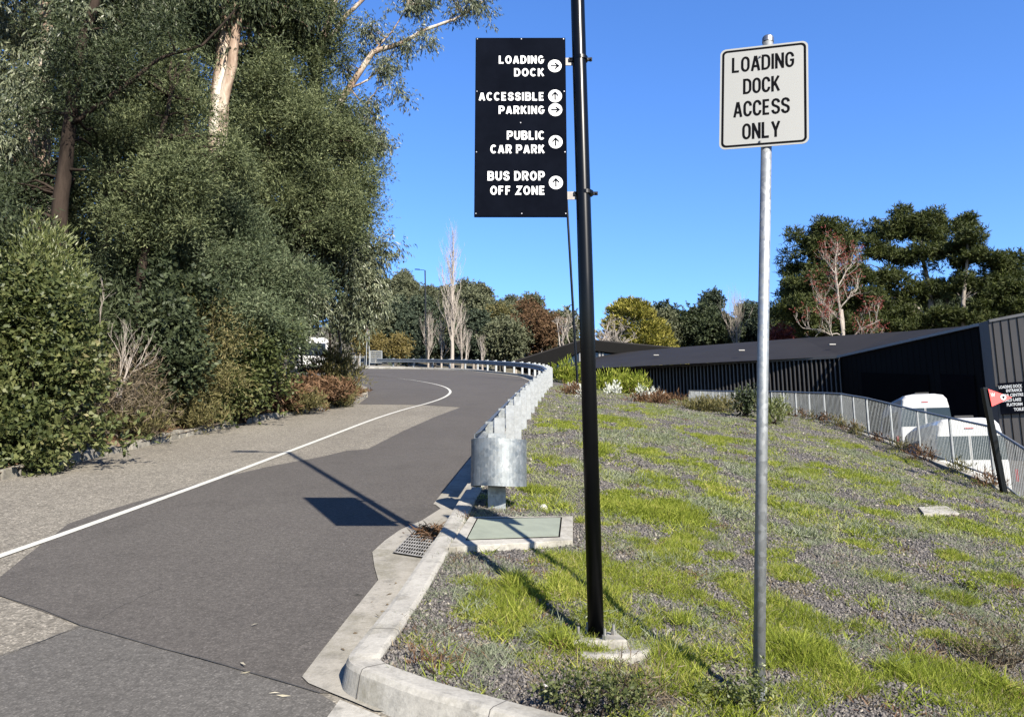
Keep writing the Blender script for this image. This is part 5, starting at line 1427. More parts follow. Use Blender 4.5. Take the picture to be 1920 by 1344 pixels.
# bare twigs in the brush
for i, (u0, v0, y, H, lab) in enumerate([(222, 745, 13.1, 1.6, 'pale bare twiggy sapling standing in the dead brush'), (182, 660, 13.4, 1.5, 'bare crooked grey stick leaning beside the tall shrub')]):
    p = P(u0, v0, y)
    rng = np.random.default_rng(70 + i); e = empty('bare_sapling', p, lab, 'sapling'); m = MB(); tips = []
    for k in range(5 if i == 0 else 2): grow(m, p + Vector((rng.normal() * .06, rng.normal() * .06, 0)), Vector((rng.normal() * .3, 0, 1)).normalized(), H * .45, .014, 3, rng, tips, .35, .35, .66, (2, 3), 3, 4)
    m.build('branches', B_BARE, e)

# ------------------------------------------------------------------ planted bank vegetation
def tufts(name, pts, mat, n_per, H, Wd, rad, seed, lean=.5, label=None):
    """pts (N,3) tuft centres, blades scattered round them"""
    rng = np.random.default_rng(seed); n = len(pts)
    c = np.repeat(pts, n_per, 0); m_ = len(c)
    o = rng.normal(size=(m_, 3)) * rad; o[:, 2] = 0
    c = c + o; c[:, 2] += o[:, 1] * SL + (np.repeat(np.array([max(0, mnoise.noise(Vector((p[0] * 5, p[1] * 5, 3.3)))) for p in pts]), n_per) * H * .9)
    d = unit(rng.normal(size=(m_, 3)) * np.array([lean, lean, .25]) + np.array([0, 0, 1.0]))
    hs_ = np.array([.55 + 1.0 * (mnoise.noise(Vector((p[0] * 2.2, p[1] * 2.2, 7.7))) * .5 + .5) for p in pts]); h = H * rng.uniform(.5, 1.3, m_) * np.repeat(hs_, n_per); side = unit(np.cross(d, unit(rng.normal(size=(m_, 3)))))
    V = np.empty((m_, 4, 3)); w = (Wd * rng.uniform(.7, 1.3, m_))[:, None]
    V[:, 0] = c - side * w / 2; V[:, 1] = c + side * w / 2
    mid = c + d * h[:, None] * .6
    bend = rng.normal(size=(m_, 3)) * .25 * h[:, None]; bend[:, 2] = -np.abs(bend[:, 2]) * .5
    V[:, 2] = mid + d * h[:, None] * .4 + bend + side * w * .12; V[:, 3] = mid * 0 + c + d * h[:, None] + bend - side * w * .12
    o = np_mesh(name, V.reshape(-1, 3), np.arange(m_ * 4).reshape(-1, 4), mat, None, tuple(pts[0]))
    setp(o, label, None, None, 'stuff')
    return o
bank_cache = {}
def bz(x, y): return bank_z(x, y)
in_bank = None
_bp = [Vector(p) for p in bank_poly]
def inb(x, y):
    c = False; n = len(_bp); j = n - 1
    for i in range(n):
        a, b = _bp[i], _bp[j]
        if (a.y > y) != (b.y > y) and x < (b.x - a.x) * (y - a.y) / (b.y - a.y) + a.x: c = not c
        j = i
    return c
pit_c = [(p.x, p.y) for p in fr]
def in_pit(x, y):
    c_ = False; j = 3
    for i in range(4):
        a_, b_ = pit_c[i], pit_c[j]
        if (a_[1] > y) != (b_[1] > y) and x < (b_[0] - a_[0]) * (y - a_[1]) / (b_[1] - a_[1]) + a_[0]: c_ = not c_
        j = i
    return c_
# patches read from the photograph: (u, v, half width px, half height px)
PG = [(1030, 920, 55, 10), (1050, 868, 48, 11), (1090, 1060, 70, 26), (1000, 1120, 100, 34), (900, 1160, 60, 14), (1120, 1150, 60, 40), (940, 1190, 50, 16), (1190, 945, 95, 26), (1280, 975, 50, 24), (1262, 1036, 75, 26), (1345, 1045, 40, 14),
      (1200, 1100, 60, 34), (1230, 1160, 70, 40), (1300, 1130, 70, 30), (1150, 1230, 40, 26), (1395, 1000, 18, 26), (1420, 1040, 60, 14), (1470, 1075, 60, 16), (1380, 1100, 40, 26), (1480, 1150, 70, 34), (1560, 1215, 90, 34), (1470, 1210, 50, 28),
      (1660, 1270, 120, 34), (1790, 1300, 100, 26), (1560, 1290, 70, 26), (1720, 1195, 80, 16), (1800, 1215, 50, 12), (1800, 1050, 60, 10), (1885, 1010, 40, 26), (1330, 828, 36, 10), (1290, 815, 26, 10), (1210, 850, 50, 12), (1250, 905, 60, 18), (1150, 790, 60, 12),
      (1490, 960, 36, 10), (1560, 880, 40, 8), (1620, 900, 50, 9), (1680, 860, 40, 8), (1560, 830, 60, 8), (1450, 905, 26, 14), (1380, 830, 40, 10), (1210, 770, 60, 9), (1060, 800, 60, 12), (1600, 1020, 40, 8), (1660, 1085, 36, 9), (1330, 920, 40, 18), (1290, 1010, 40, 12), (1240, 1270, 60, 30), (1330, 1310, 60, 24), (1010, 1255, 60, 12), (1100, 980, 50, 10), (880, 1095, 60, 8), (1700, 940, 60, 10), (1500, 880, 60, 10), (1630, 960, 50, 8), (1120, 845, 50, 10), (1300, 870, 50, 12), (1760, 1120, 60, 12), (1880, 1090, 40, 14)]
PG += [(960, 1150, 90, 30), (1040, 1100, 70, 30), (1060, 1200, 70, 24), (1170, 1170, 70, 40), (1250, 1230, 80, 30), (1420, 1180, 60, 30), (1500, 1240, 90, 24), (1620, 1225, 100, 30), (1750, 1260, 120, 30), (1840, 1290, 90, 26), (1350, 1270, 60, 26), (1120, 1090, 60, 26), (1250, 960, 80, 22), (1330, 1010, 60, 16), (1240, 1080, 80, 26), (1560, 1180, 70, 18), (1700, 1300, 120, 26), (1480, 1310, 70, 24), (1200, 1280, 70, 26)]
PS = [(1150, 1010, 60, 14), (930, 1060, 60, 12), (1000, 1195, 90, 22), (1080, 1170, 40, 14), (1330, 1168, 90, 26), (1600, 1178, 80, 20), (1510, 1300, 60, 22), (1060, 1030, 60, 12), (1750, 1105, 70, 14), (1030, 985, 30, 6), (1420, 1120, 50, 16), (1700, 1245, 50, 10), (1350, 960, 60, 20), (1230, 820, 90, 14), (1120, 820, 80, 14), (1400, 880, 80, 14), (1540, 940, 80, 14), (1650, 1000, 80, 12), (1180, 900, 60, 10), (1500, 1010, 60, 12), (1600, 850, 60, 8), (1680, 900, 60, 8), (1290, 780, 100, 9), (1100, 770, 60, 9), (1840, 1160, 60, 14), (1250, 1220, 60, 16)]
PD = [(1240, 1200, 50, 12), (1520, 1115, 70, 14), (1640, 1180, 40, 10), (1420, 1300, 50, 16), (1180, 1310, 80, 18), (1000, 1290, 70, 14), (1600, 1310, 60, 12), (1850, 1250, 50, 18), (1350, 1200, 60, 16), (1180, 1030, 60, 10), (1080, 1240, 80, 14), (1640, 1130, 60, 10), (900, 1215, 60, 10), (1450, 960, 60, 10), (1270, 1170, 40, 14)]
def patch_pts(patches, n_per_m2, seed, yref=6.0):
    rng = np.random.default_rng(seed); out = []
    for u, v, ru, rv in patches:
        c = Bk(u, v); s = c.y / FPX
        a = Bk(u, v + rv); b = Bk(u, max(700, v - rv)); ly = max(.1, (b.y - a.y) / 2); lx = ru * s
        area = math.pi * lx * ly; n = int(min(6000, area * n_per_m2 * min(1.0, (yref / c.y)) ** 1.0))
        for _ in range(n):
            t = rng.uniform(0, 6.283); q = math.sqrt(rng.random())
            x = c.x + math.cos(t) * lx * q; y = c.y + math.sin(t) * ly * q
            e_ = mnoise.noise(Vector((x * 3.2, y * 2.4, 5.5))) * 1.0 + mnoise.noise(Vector((x * 9, y * 7, 1.5))) * .5
            if q > .62 + e_ * 1.25: continue
            if not inb(x, y) or in_pit(x, y) or math.hypot(x - pb.x - .03, y - pb.y) < .15: continue
            out.append((x, y, bz(x, y) - .005))
    return np.array(out)
def scatter(n, y0, y1, thr, seed, sc=(1.1, .8), edge=.0, xmax=11):
    rng = np.random.default_rng(seed); out = []
    while n > 0:
        y = y0 * (y1 / y0) ** rng.random(); x = rng.uniform(-1, min(xmax, y * .72)); n -= 1
        e_ = mnoise.noise(Vector((x * sc[0], y * sc[1], seed))) + mnoise.noise(Vector((x * sc[0] * 3, y * sc[1] * 3, seed + 2))) * .5
        if e_ < thr or x > FX(y) - .15 or not inb(x, y) or in_pit(x, y): continue
        out.append((x, y, bz(x, y) - .005))
    return np.array(out)
pg = patch_pts(PG, 980, 1)
near = pg[pg[:, 1] < 8]; far_ = pg[pg[:, 1] >= 8]
tufts('green_grass', near, L_GRASS, 20, .052, .0048, .024, 2, .75, 'green mossy grass in patches on the gravel bank')
tufts('green_grass', far_, L_GRASS, 13, .065, .009, .045, 3, .9, 'bright green grass patches higher up the gravel bank')
PT = [(1040, 1120, 90, 26), (1150, 1130, 60, 30), (960, 1170, 80, 20), (1080, 1210, 70, 18), (1200, 1230, 70, 24), (1290, 1180, 50, 22), (1250, 960, 70, 16), (1500, 1230, 80, 22), (1640, 1260, 110, 26), (1400, 1250, 50, 26), (1180, 950, 60, 16), (1000, 920, 40, 7), (1250, 1290, 70, 22)]
ptl = patch_pts(PT, 420, 41)
tufts('green_grass', ptl, L_GRASS, 16, .10, .0045, .03, 42, .6, 'taller feathery green growth round the lamp footing and sign post')
psv = patch_pts(PS, 420, 4)
near = psv[psv[:, 1] < 8]; far_ = psv[psv[:, 1] >= 8]
tufts('grey_herb', near, L_GRSIL, 10, .05, .005, .03, 5, .9, 'grey green low herb spreading over the gravel')
tufts('grey_herb', far_, L_GRSIL, 9, .08, .012, .06, 6, .9, 'grey green low herb further up the bank')
pd_ = patch_pts(PD, 200, 7)
tufts('dry_herb', pd_, L_GRDRY, 9, .05, .005, .035, 8, 1.0, 'dry brown dead herb patches on the bank')
s1 = scatter(15000, 3.4, 9, .18, 11); tufts('grey_herb', s1, L_GRSIL, 8, .045, .0045, .03, 12, .9, 'thin grey green herb between the grass patches')
s2 = scatter(22000, 8, 34, .04, 13, (1.3, .9)); tufts('pale_groundcover', s2, L_GRPALE, 10, .05, .010, .07, 14, .8, 'pale yellowish groundcover over the upper bank')
s3 = scatter(13000, 8, 34, .16, 15, (1.6, .9)); tufts('green_grass', s3, L_GRASS, 10, .06, .010, .05, 16, .6, 'small green grass clumps over the upper bank')
s6 = pg[(pg[:, 1] < 8)][::4]; tufts('dry_herb', s6, L_GRDRY, 5, .06, .004, .03, 29, .9, 'dry straw coloured blades among the green grass')
s5 = scatter(14000, 3.4, 9, .2, 23, (1.5, 1.1)); tufts('green_grass', s5, L_GRASS, 9, .045, .0045, .03, 24, .95, 'sparse green grass between the patches')
s7 = scatter(900, 3.5, 24, .15, 31, (2.1, 1.6)); tufts('low_heath_clumps', s7, L_GRASS, 46, .085, .0075, .055, 32, .8, 'small raised green clumps dotted over the bank')
s8 = scatter(800, 3.5, 24, .15, 33, (2.3, 1.5)); tufts('low_grey_clumps', s8, L_GRSIL, 46, .075, .0075, .06, 34, .9, 'small raised grey green clumps dotted over the bank')
s9 = scatter(500, 3.5, 22, .05, 35, (2.0, 1.9)); tufts('dead_clumps', s9, L_FERN, 30, .06, .006, .06, 36, 1.0, 'small rusty dead clumps dotted over the bank')
s4 = scatter(9000, 3.4, 26, .12, 17, (1.6, 1.2)); tufts('dry_herb', s4, L_GRDRY, 7, .045, .006, .035, 18, 1.0, 'scattered dry stalks between the stones')
# gravel stones
def stones(name, n, y0, y1, size, seed, mat, label, xmax=11, tx=None):
    rng = np.random.default_rng(seed); pts = []
    while len(pts) < n:
        y = y0 * (y1 / y0) ** rng.random(); x = rng.uniform(-1, min(xmax, y * .72))
        if x > FX(y) - .1 or not inb(x, y) or in_pit(x, y): continue
        pts.append((x, y, bz(x, y)))
    pts = np.array(pts); k = len(pts)
    octa = np.array([(1, 0, 0), (0, 1, 0), (-1, 0, 0), (0, -1, 0), (0, 0, 1), (0, 0, -1)], float)
    Fo = np.array([(0, 1, 4), (1, 2, 4), (2, 3, 4), (3, 0, 4), (1, 0, 5), (2, 1, 5), (3, 2, 5), (0, 3, 5)])
    s = size * rng.uniform(.5, 1.5, (k, 1, 1)) * rng.uniform(.55, 1.2, (k, 1, 3)) * (pts[:, 1] / y0)[:, None, None] ** .45
    V = octa[None] * s + rng.normal(size=(k, 6, 3)) * s * .22
    # random rotation
    q = unit(rng.normal(size=(k, 4))); w, a, b, c = q.T
    Rm = np.stack([1 - 2 * (b * b + c * c), 2 * (a * b - w * c), 2 * (a * c + w * b), 2 * (a * b + w * c), 1 - 2 * (a * a + c * c), 2 * (b * c - w * a), 2 * (a * c - w * b), 2 * (b * c + w * a), 1 - 2 * (a * a + b * b)], -1).reshape(k, 3, 3)
    V = np.einsum('kij,kvj->kvi', Rm, V) + pts[:, None, :] + np.array([0, 0, .004])
    F = (Fo[None] + (np.arange(k) * 6)[:, None, None]).reshape(-1, 3)
    o = np_mesh(name, V.reshape(-1, 3), F, mat, None, tuple(pts[0])); setp(o, label, None, None, 'stuff')
def stone_mat():
    m_, nt, b = new_mat('crushed_bluestone'); g = N(nt, 'ShaderNodeNewGeometry')
    c = ramp(nt, g.outputs['Random Per Island'], [(0, (0.0378, 0.0335, 0.0312)), (.5, (0.0870, 0.0774, 0.0708)), (.88, (0.1400, 0.1250, 0.1110)), (.98, (0.1892, 0.1674, 0.1353)), (1, (0.3406, 0.3051, 0.2497))])
    nt.links.new(c, b.inputs['Base Color']); b.inputs['Roughness'].default_value = .85
    return m_
M_STONE = stone_mat()
stones('gravel', 74000, 3.3, 11, .0088, 21, M_STONE, 'grey crushed stone mulch on the bank')
stones('gravel', 26000, 11, 30, .02, 22, M_STONE, 'grey crushed stone mulch on the upper bank')
# countable plants on the bank
def bp(u, v): return Bk(u, v)
def bshrub(name, label, u, v, ru, rv, kind, mat, dens, per, cr, seed, k=1.0, group=None, stems=6, y=None):
    b_ = Bk(u, v) if y is None else P(u, v, y); yy_ = b_.y
    e_ = E(u, v - rv, yy_, ru, rv)
    return shrub(name, label, 'shrub', [e_], kind, mat, dens, per, cr, seed, group, k, None, stems, base=b_)
gS = 'small shrubs on the bank'
bshrub('leafy_sapling', 'dark leafy sapling against the mesh fence left of the grey post', 1396, 782, 17, 24, 'broad', L_DARK, 90, 84, .2, 101, 1.2, gS)
bshrub('leafy_sapling', 'yellowish bush at the foot of the fence just right of the grey post', 1450, 796, 18, 22, 'heath', L_YEL, 120, 84, .16, 102, 1.6, gS)
bshrub('leafy_sapling', 'reddish twiggy bush in front of the left part of the mesh fence', 1325, 757, 9, 15, 'twig', L_FERN, 120, 84, .18, 103, 2.0, gS)
bshrub('green_bush', 'green bush right of the black pole below the dark wall', 1172, 737, 28, 11, 'heath', L_GRASS, 120, 84, .28, 104, 2.6, gS)
bshrub('green_bush', 'feathery green bush close behind the black pole', 1140, 733, 20, 8, 'heath', L_GRASS, 120, 84, .26, 105, 2.4, gS)
bshrub('green_bush', 'green bush right of the guardrail in front of the thin lamp pole', 1062, 718, 18, 12, 'heath', L_GRASS, 120, 84, .26, 106, 2.6, gS)
bshrub('green_bush', 'slim feathery bush against the ribbed wall', 1205, 730, 9, 18, 'heath', L_DARK, 110, 84, .2, 107, 2.2, gS)
bshrub('green_bush', 'low green bush at the left end of the mesh fence', 1262, 745, 26, 9, 'heath', L_DARK, 120, 84, .22, 108, 2.2, gS)
bshrub('low_heath', 'low reddish brown heath mat along the crest left of the fence', 1230, 756, 50, 4, 'heath', L_FERN, 200, 56, .14, 109, 1.4, gS, 0)
bshrub('low_heath', 'low reddish brown heath mat beside the guardrail foot', 1075, 740, 22, 5, 'heath', L_FERN, 300, 56, .14, 110, 1.4, gS, 0)
bshrub('low_heath', 'low green brown heath along the foot of the fence left of the sapling', 1335, 772, 50, 8, 'heath', L_OLIVE, 260, 56, .14, 111, 1.4, gS, 0)
for i, (u, v, r_, lab) in enumerate([(1078, 735, 6, 'pale silver cushion bush nearest the guardrail'), (1100, 748, 7, 'pale silver cushion bush just left of the black pole'), (1148, 738, 9, 'pale silver cushion bush just right of the black pole'), (1206, 744, 6, 'pale silver cushion bush below the ribbed wall'), (1230, 747, 6, 'pale silver cushion bush nearest the mesh fence')]):
    bshrub('cushion_bush', lab, u, v, r_, r_ * .75, 'heath', L_SILV, 160, 84, .14, 120 + i, 1.4, 'silver cushion bushes along the crest', 4)
for i, (u, v, ru, rv, mat, kd, lab) in enumerate([(1370, 1325, 70, 32, L_YEL, 'broad', 'yellow leaved low bush at the foot of the grey sign post'), (1110, 1342, 95, 38, L_BROAD, 'broad', 'dark small leaved bush in front of the lamp footing'), (1190, 1318, 60, 30, L_DRY, 'twig', 'wiry bush growing over the lamp footing'), (1870, 1250, 70, 30, L_DRY, 'twig', 'brown dead bush at the right edge near the kerb'), (1815, 1110, 20, 18, L_GRASS, 'broad', 'small green weed on the gravel at the right'), (800, 1255, 30, 8, L_FERN, 'heath', 'small rusty plant just inside the kerb corner')]):
    bshrub('low_bush', lab, u, v, ru, rv, kd, mat, 900 if kd == 'twig' else 1300, 42, .035, 130 + i, .26 if kd == 'broad' else .42, 'low bushes in the front of the bank', 10)
# dead weeds along the fence foot
WP = ['nearest the yellowish bush', 'second from the yellowish bush', 'third from the yellowish bush', 'fourth from the yellowish bush', 'left of the top rail bend', 'under the top rail bend', 'right of the top rail bend', 'left of the farther van', 'before the farther van', 'between the vans', 'left of the nearer van', 'before the nearer van', 'left of the flag post', 'at the flag post', 'right of the flag post']
for i in range(15):
    t = i / 14; k_ = 12 + t * 12; j = int(k_); w_ = wt[j].lerp(wt[min(j + 1, len(wt) - 1)], k_ - j)
    p = Vector((w_.x - .22, w_.y - .2, w_.z - .05)); p.z = bank_z(p.x, p.y)
    r0_ = .13 + .14 * ((i * 7) % 5) / 5
    shrub('dry_weed', '%s weed at the fence foot, %s' % (['rusty dry', 'green brown'][i % 2], WP[i]), 'weed', [((p.x, p.y, p.z + .07), (r0_ * 1.6, .2, .12))], 'heath', [L_FERN, L_OLIVE][i % 2], 160, 70, .1, 150 + i, ['rusty weeds along the fence foot', 'green brown weeds along the fence foot'][i % 2], 1.1, None, 0, base=p)
# leaf litter in the gutter, gum leaves on the road, odd stones
def litter(name, pts, mat, L, W, seed, label, flat_=.15):
    rng = np.random.default_rng(seed); pts = np.array(pts); d = unit(rng.normal(size=pts.shape) * np.array([1, 1, flat_]))
    V, F = leaf_quads(pts, d, L * rng.uniform(.6, 1.3, len(pts)), W, rng, .05)
    V[:, 2] = np.maximum(V[:, 2], SL * V[:, 1] + .006)
    o = np_mesh(name, V, F, mat, None, tuple(pts[0])); setp(o, label, None, None, 'stuff')
rr = random.Random(5); pts = []
for _ in range(420):
    p = G(rr.gauss(812, 16), rr.gauss(1001, 5), .03); pts.append((p.x, p.y, p.z + rr.random() * .05))
litter('leaf_litter', pts, L_FERN, .10, .012, 1, 'pile of brown leaf litter over the drain grate', .4)
pts = []
for _ in range(150):
    u, v = rr.uniform(600, 860), rr.uniform(960, 1260)
    if abs((v - 1260) - (u - 600) * -1.25) > 40: continue
    p = G(u + rr.gauss(30, 12), v, .016); pts.append(p[:])
litter('leaf_litter', pts, L_DRY, .05, .012, 2, 'single dry leaves along the gutter')
M_PLEAF = simple('bleached_gum_leaf', (.42, .38, .28), .8, var=.2)
pts = [G(u, v, .012)[:] for u, v in [(450, 1241), (470, 1258), (525, 1298), (660, 1115), (485, 1168), (640, 925), (518, 1302)]]
litter('leaf_litter', pts, M_PLEAF, .07, .012, 3, 'a few bleached gum leaves lying on the asphalt', .02)
pts = [G(rr.uniform(0, 640), 0 + 0, .01) for _ in range(0)]
# leaf litter under the left shrubs
pts = []
for _ in range(5200):
    t = rr.random(); y = 9 + 20 * t; xl_ = float(np.interp(y, [9, 10.2, 12.8, 17.2, 20.7, 24.7, 28.4], [-6.8, -6.8, -6.7, -6.3, -5.7, -5.2, -5.3])); x = xl_ - .05 - abs(rr.gauss(.3, .35))
    pts.append((x, y, verge_z(x, y) + .03 + rr.random() * .04))
litter('leaf_litter', pts, L_FERN, .13, .03, 4, 'brown leaf litter along the old kerb', .4)
for i, (u, v, s_, lab) in enumerate([(1019, 955, .05, 'small white stone beside the pit cover'), (1100, 1145 - 20, .02, 'small pale stone in the grass')]):
    c = Bk(u, v) if i == 0 else Bk(1020, 1290)
    m = MB(); rng = np.random.default_rng(5 + i); ring = []
    vs = []
    for k in range(3):
        for j in range(7):
            a = 2 * math.pi * j / 7; q = (1, .85, .35)[k] * (1 + rng.normal() * .12)
            vs.append(c + Vector((math.cos(a) * s_ * q, math.sin(a) * s_ * q * .8, (-.3, .55, 1.0)[k] * s_)))
    m.add(vs, [(k * 7 + j, k * 7 + (j + 1) % 7, (k + 1) * 7 + (j + 1) % 7, (k + 1) * 7 + j) for k in range(2) for j in range(7)] + [tuple(range(14, 21))])
    o = m.build('stone', simple('white_stone', (.42, .40, .37), .9, var=.2, scale=20), origin=c); setp(o, lab, 'stone')
# ------------------------------------------------------------------ background trees
def copy_tree(src, loc, scale, rz, label=None, group=None):
    r = src.copy(); C.objects.link(r); r.location = loc; r.scale = scale; r.rotation_euler = (0, 0, rz)
    if label: r['label'] = label
    if group: r['group'] = group
    for ch in src.children:
        c = ch.copy(); C.objects.link(c); c.parent = r
    return r
def proto(name, label, cat, H, W, kind, mat, bark, seed, dens, per, cr, k, shape='gum', group=None):
    """a free standing tree with its foot at the origin"""
    rng = np.random.default_rng(seed); ells = []
    if shape == 'gum':
        for i in range(11):
            a = rng.uniform(0, 6.28); q = rng.uniform(.15, .75) * W / 2; z = H * rng.uniform(.38, .9)
            rr_ = W * rng.uniform(.16, .27) * (1.15 - .4 * z / H); ells.append(((math.cos(a) * q * (1.3 - z / H), math.sin(a) * q * (1.3 - z / H), z), (rr_, rr_, rr_ * .72)))
        ells.append(((0, 0, H * .9), (W * .2, W * .2, H * .09)))
    elif shape == 'cone':
        for i in range(9):
            t = i / 8; ells.append(((rng.normal() * .04 * W, rng.normal() * .04 * W, H * (.12 + .84 * t)), (W * .5 * (1.04 - t) + .25, W * .5 * (1.04 - t) + .25, H * .085)))
    elif shape == 'round':
        for i in range(9):
            a = rng.uniform(0, 6.28); q = rng.uniform(.1, .55) * W / 2; z = H * rng.uniform(.3, .8)
            rr_ = W * rng.uniform(.2, .3); ells.append(((math.cos(a) * q, math.sin(a) * q, z), (rr_, rr_, rr_ * .9)))
    return tree(name, label, cat, [([(0, 0, -1), (0.1, 0, H * .4), (0, .1, H * .85)], .018 * H, .006 * H)], ells, kind, mat, bark, dens, per, cr, seed, group, k, 26)
hillG = 'gum trees covering the far hill'
labH = 'grey green gum tree, one of many alike covering the far wooded hill'
pro = [proto('hill_gum_tree', labH, 'tree', 13, 9, 'far', L_HILL, B_GREY, 200 + i, 9, 42, .95, 1.0, 'gum', hillG) for i in range(3)]
rnd = random.Random(77); first = [True] * 3; cnt = 0
spots = []
for row, y in enumerate([122, 136, 150, 164, 178, 190, 201, 212]):
    x = -40.0 - row * 4
    while x < 46 + row * 4:
        x += rnd.uniform(5.5, 8.5)
        u = 960 + FPX * x / y
        if u < 690 or (1078 < u < 1150) or u > 1460: continue
        spots.append((x + rnd.uniform(-1, 1), y + rnd.uniform(-4, 4)))
for x, y in spots:
    i = rnd.randrange(3); s = rnd.uniform(.75, 1.12)
    loc = (x, y, far_hill(x, y) - .5)
    if first[i]:
        first[i] = False; o = pro[i]; o.location = loc; o.scale = (s, s, s)
    else: copy_tree(pro[i], loc, (s, s, s * rnd.uniform(.85, 1.1)), rnd.uniform(0, 6.28), labH, hillG)
def stand(name, label, u, v_top, v_base, y, W, kind, mat, seed, shape='gum', dens=9, per=42, cr=.9, k=1.0, bark=None, group=None):
    top = P(u, v_top, y); b = P(u, v_base, y); H = top.z - b.z
    o = proto(name, label, 'tree', H, W, kind, mat, bark or B_GREY, seed, dens, per, cr, k, shape, group); o.location = b; return o
gB = 'trees below the hill behind the guardrail'
stand('conifer_tree', 'dark blue green conifer behind the guardrail left of the far lamp post', 762, 560, 700, 92, 9, 'far', L_CONI, 301, 'round', 14, 42, .9, .9, group=gB)
stand('conifer_tree', 'dark blue green conifer partly behind the left verge tip', 735, 600, 700, 88, 7, 'far', L_CONI, 302, 'round', 14, 42, .9, .9, group=gB)
stand('gum_tree', 'round grey green tree between the lamp post and the tall bare poplar', 815, 585, 700, 94, 7, 'far', L_HILL, 303, 'round', 14, 42, .8, .8, group=gB)
stand('conifer_tree', 'dark green tree just right of the tall bare poplar', 893, 600, 700, 92, 6.5, 'far', L_CONI, 304, 'round', 14, 42, .8, .8, group=gB)
stand('russet_tree', 'russet brown leaved tree at the right end of the wooded hill', 990, 575, 700, 90, 7, 'far', L_BROWN, 305, 'gum', 13, 35, .7, .6, group='russet trees behind the guardrail')
stand('russet_tree', 'olive brown tree left of the russet tree', 935, 585, 700, 96, 6, 'far', L_OLIVE, 306, 'gum', 9, 35, .7, .6, group='russet trees behind the guardrail')
stand('russet_tree', 'russet tree low behind the gabled roof left of the golden cypress', 1015, 600, 700, 84, 6, 'far', L_BROWN, 307, 'round', 11, 35, .7, .6, group='russet trees behind the guardrail')
stand('gum_tree', 'olive green tree behind the left slope of the gabled roof', 945, 620, 700, 82, 6, 'far', L_HILL, 308, 'round', 12, 42, .7, .7, group=gB)
stand('ochre_bush', 'yellow brown bush behind the end of the guardrail', 742, 650, 690, 76, 3.4, 'far', L_OCHRE, 309, 'round', 16, 42, .5, .45)
stand('ochre_bush', 'yellow brown bush left of the mesh gate', 703, 632, 692, 78, 4, 'far', L_OCHRE, 310, 'round', 14, 42, .5, .45)
stand('gum_tree', 'grey green tree behind the white twin pole signal', 672, 560, 695, 84, 7, 'far', L_HILL, 311, 'round', 12, 42, .8, .7, group=gB)
stand('gum_tree', 'small grey tree left of the dark conifer', 705, 585, 700, 90, 6, 'far', L_HILL, 312, 'gum', 12, 42, .8, .7, group=gB)
bare_tree('bare_poplar', 'tall bare pale poplar rising above the wooded hill', 'tree', P(848, 690, 79), P(848, 428, 79).z - P(848, 690, 79).z, .21, 401, 'poplar', B_BARE, 'bare poplars', W=1.5)
for i, (u, vt_, y, w_, lab) in enumerate([(803, 590, 80, .9, 'small bare poplar beside the far lamp post'), (828, 600, 81, .8, 'small bare poplar just left of the tall one'), (866, 575, 80, 1.0, 'small bare poplar just right of the tall one'), (872, 625, 78, .7, 'shortest bare poplar right of the tall one'), (905, 635, 80, .7, 'thin bare sapling below the russet trees'), (1384, 556, 84, 1.6, 'broad bare poplar left of the galvanised post')]):
    b = P(u, 690, y); bare_tree('bare_poplar', lab, 'tree', b, P(u, vt_, y).z - b.z, .12, 410 + i, 'poplar', B_BARE if i < 5 else B_GREY, 'bare poplars', W=w_)
for i, (u, vt_, y, lab) in enumerate([(1060, 560, 78, 'bleached leafless tree left of the black pole behind the gabled roof'), (1135, 560, 77, 'bleached leafless tree right of the black pole'), (1170, 590, 74, 'low bleached leafless tree in front of the golden cypress')]):
    b = P(u, 690, y); bare_tree('bare_tree', lab, 'tree', b, P(u, vt_, y).z - b.z, .14, 420 + i, 'spread', B_BARE, 'leafless trees behind the gabled roof')
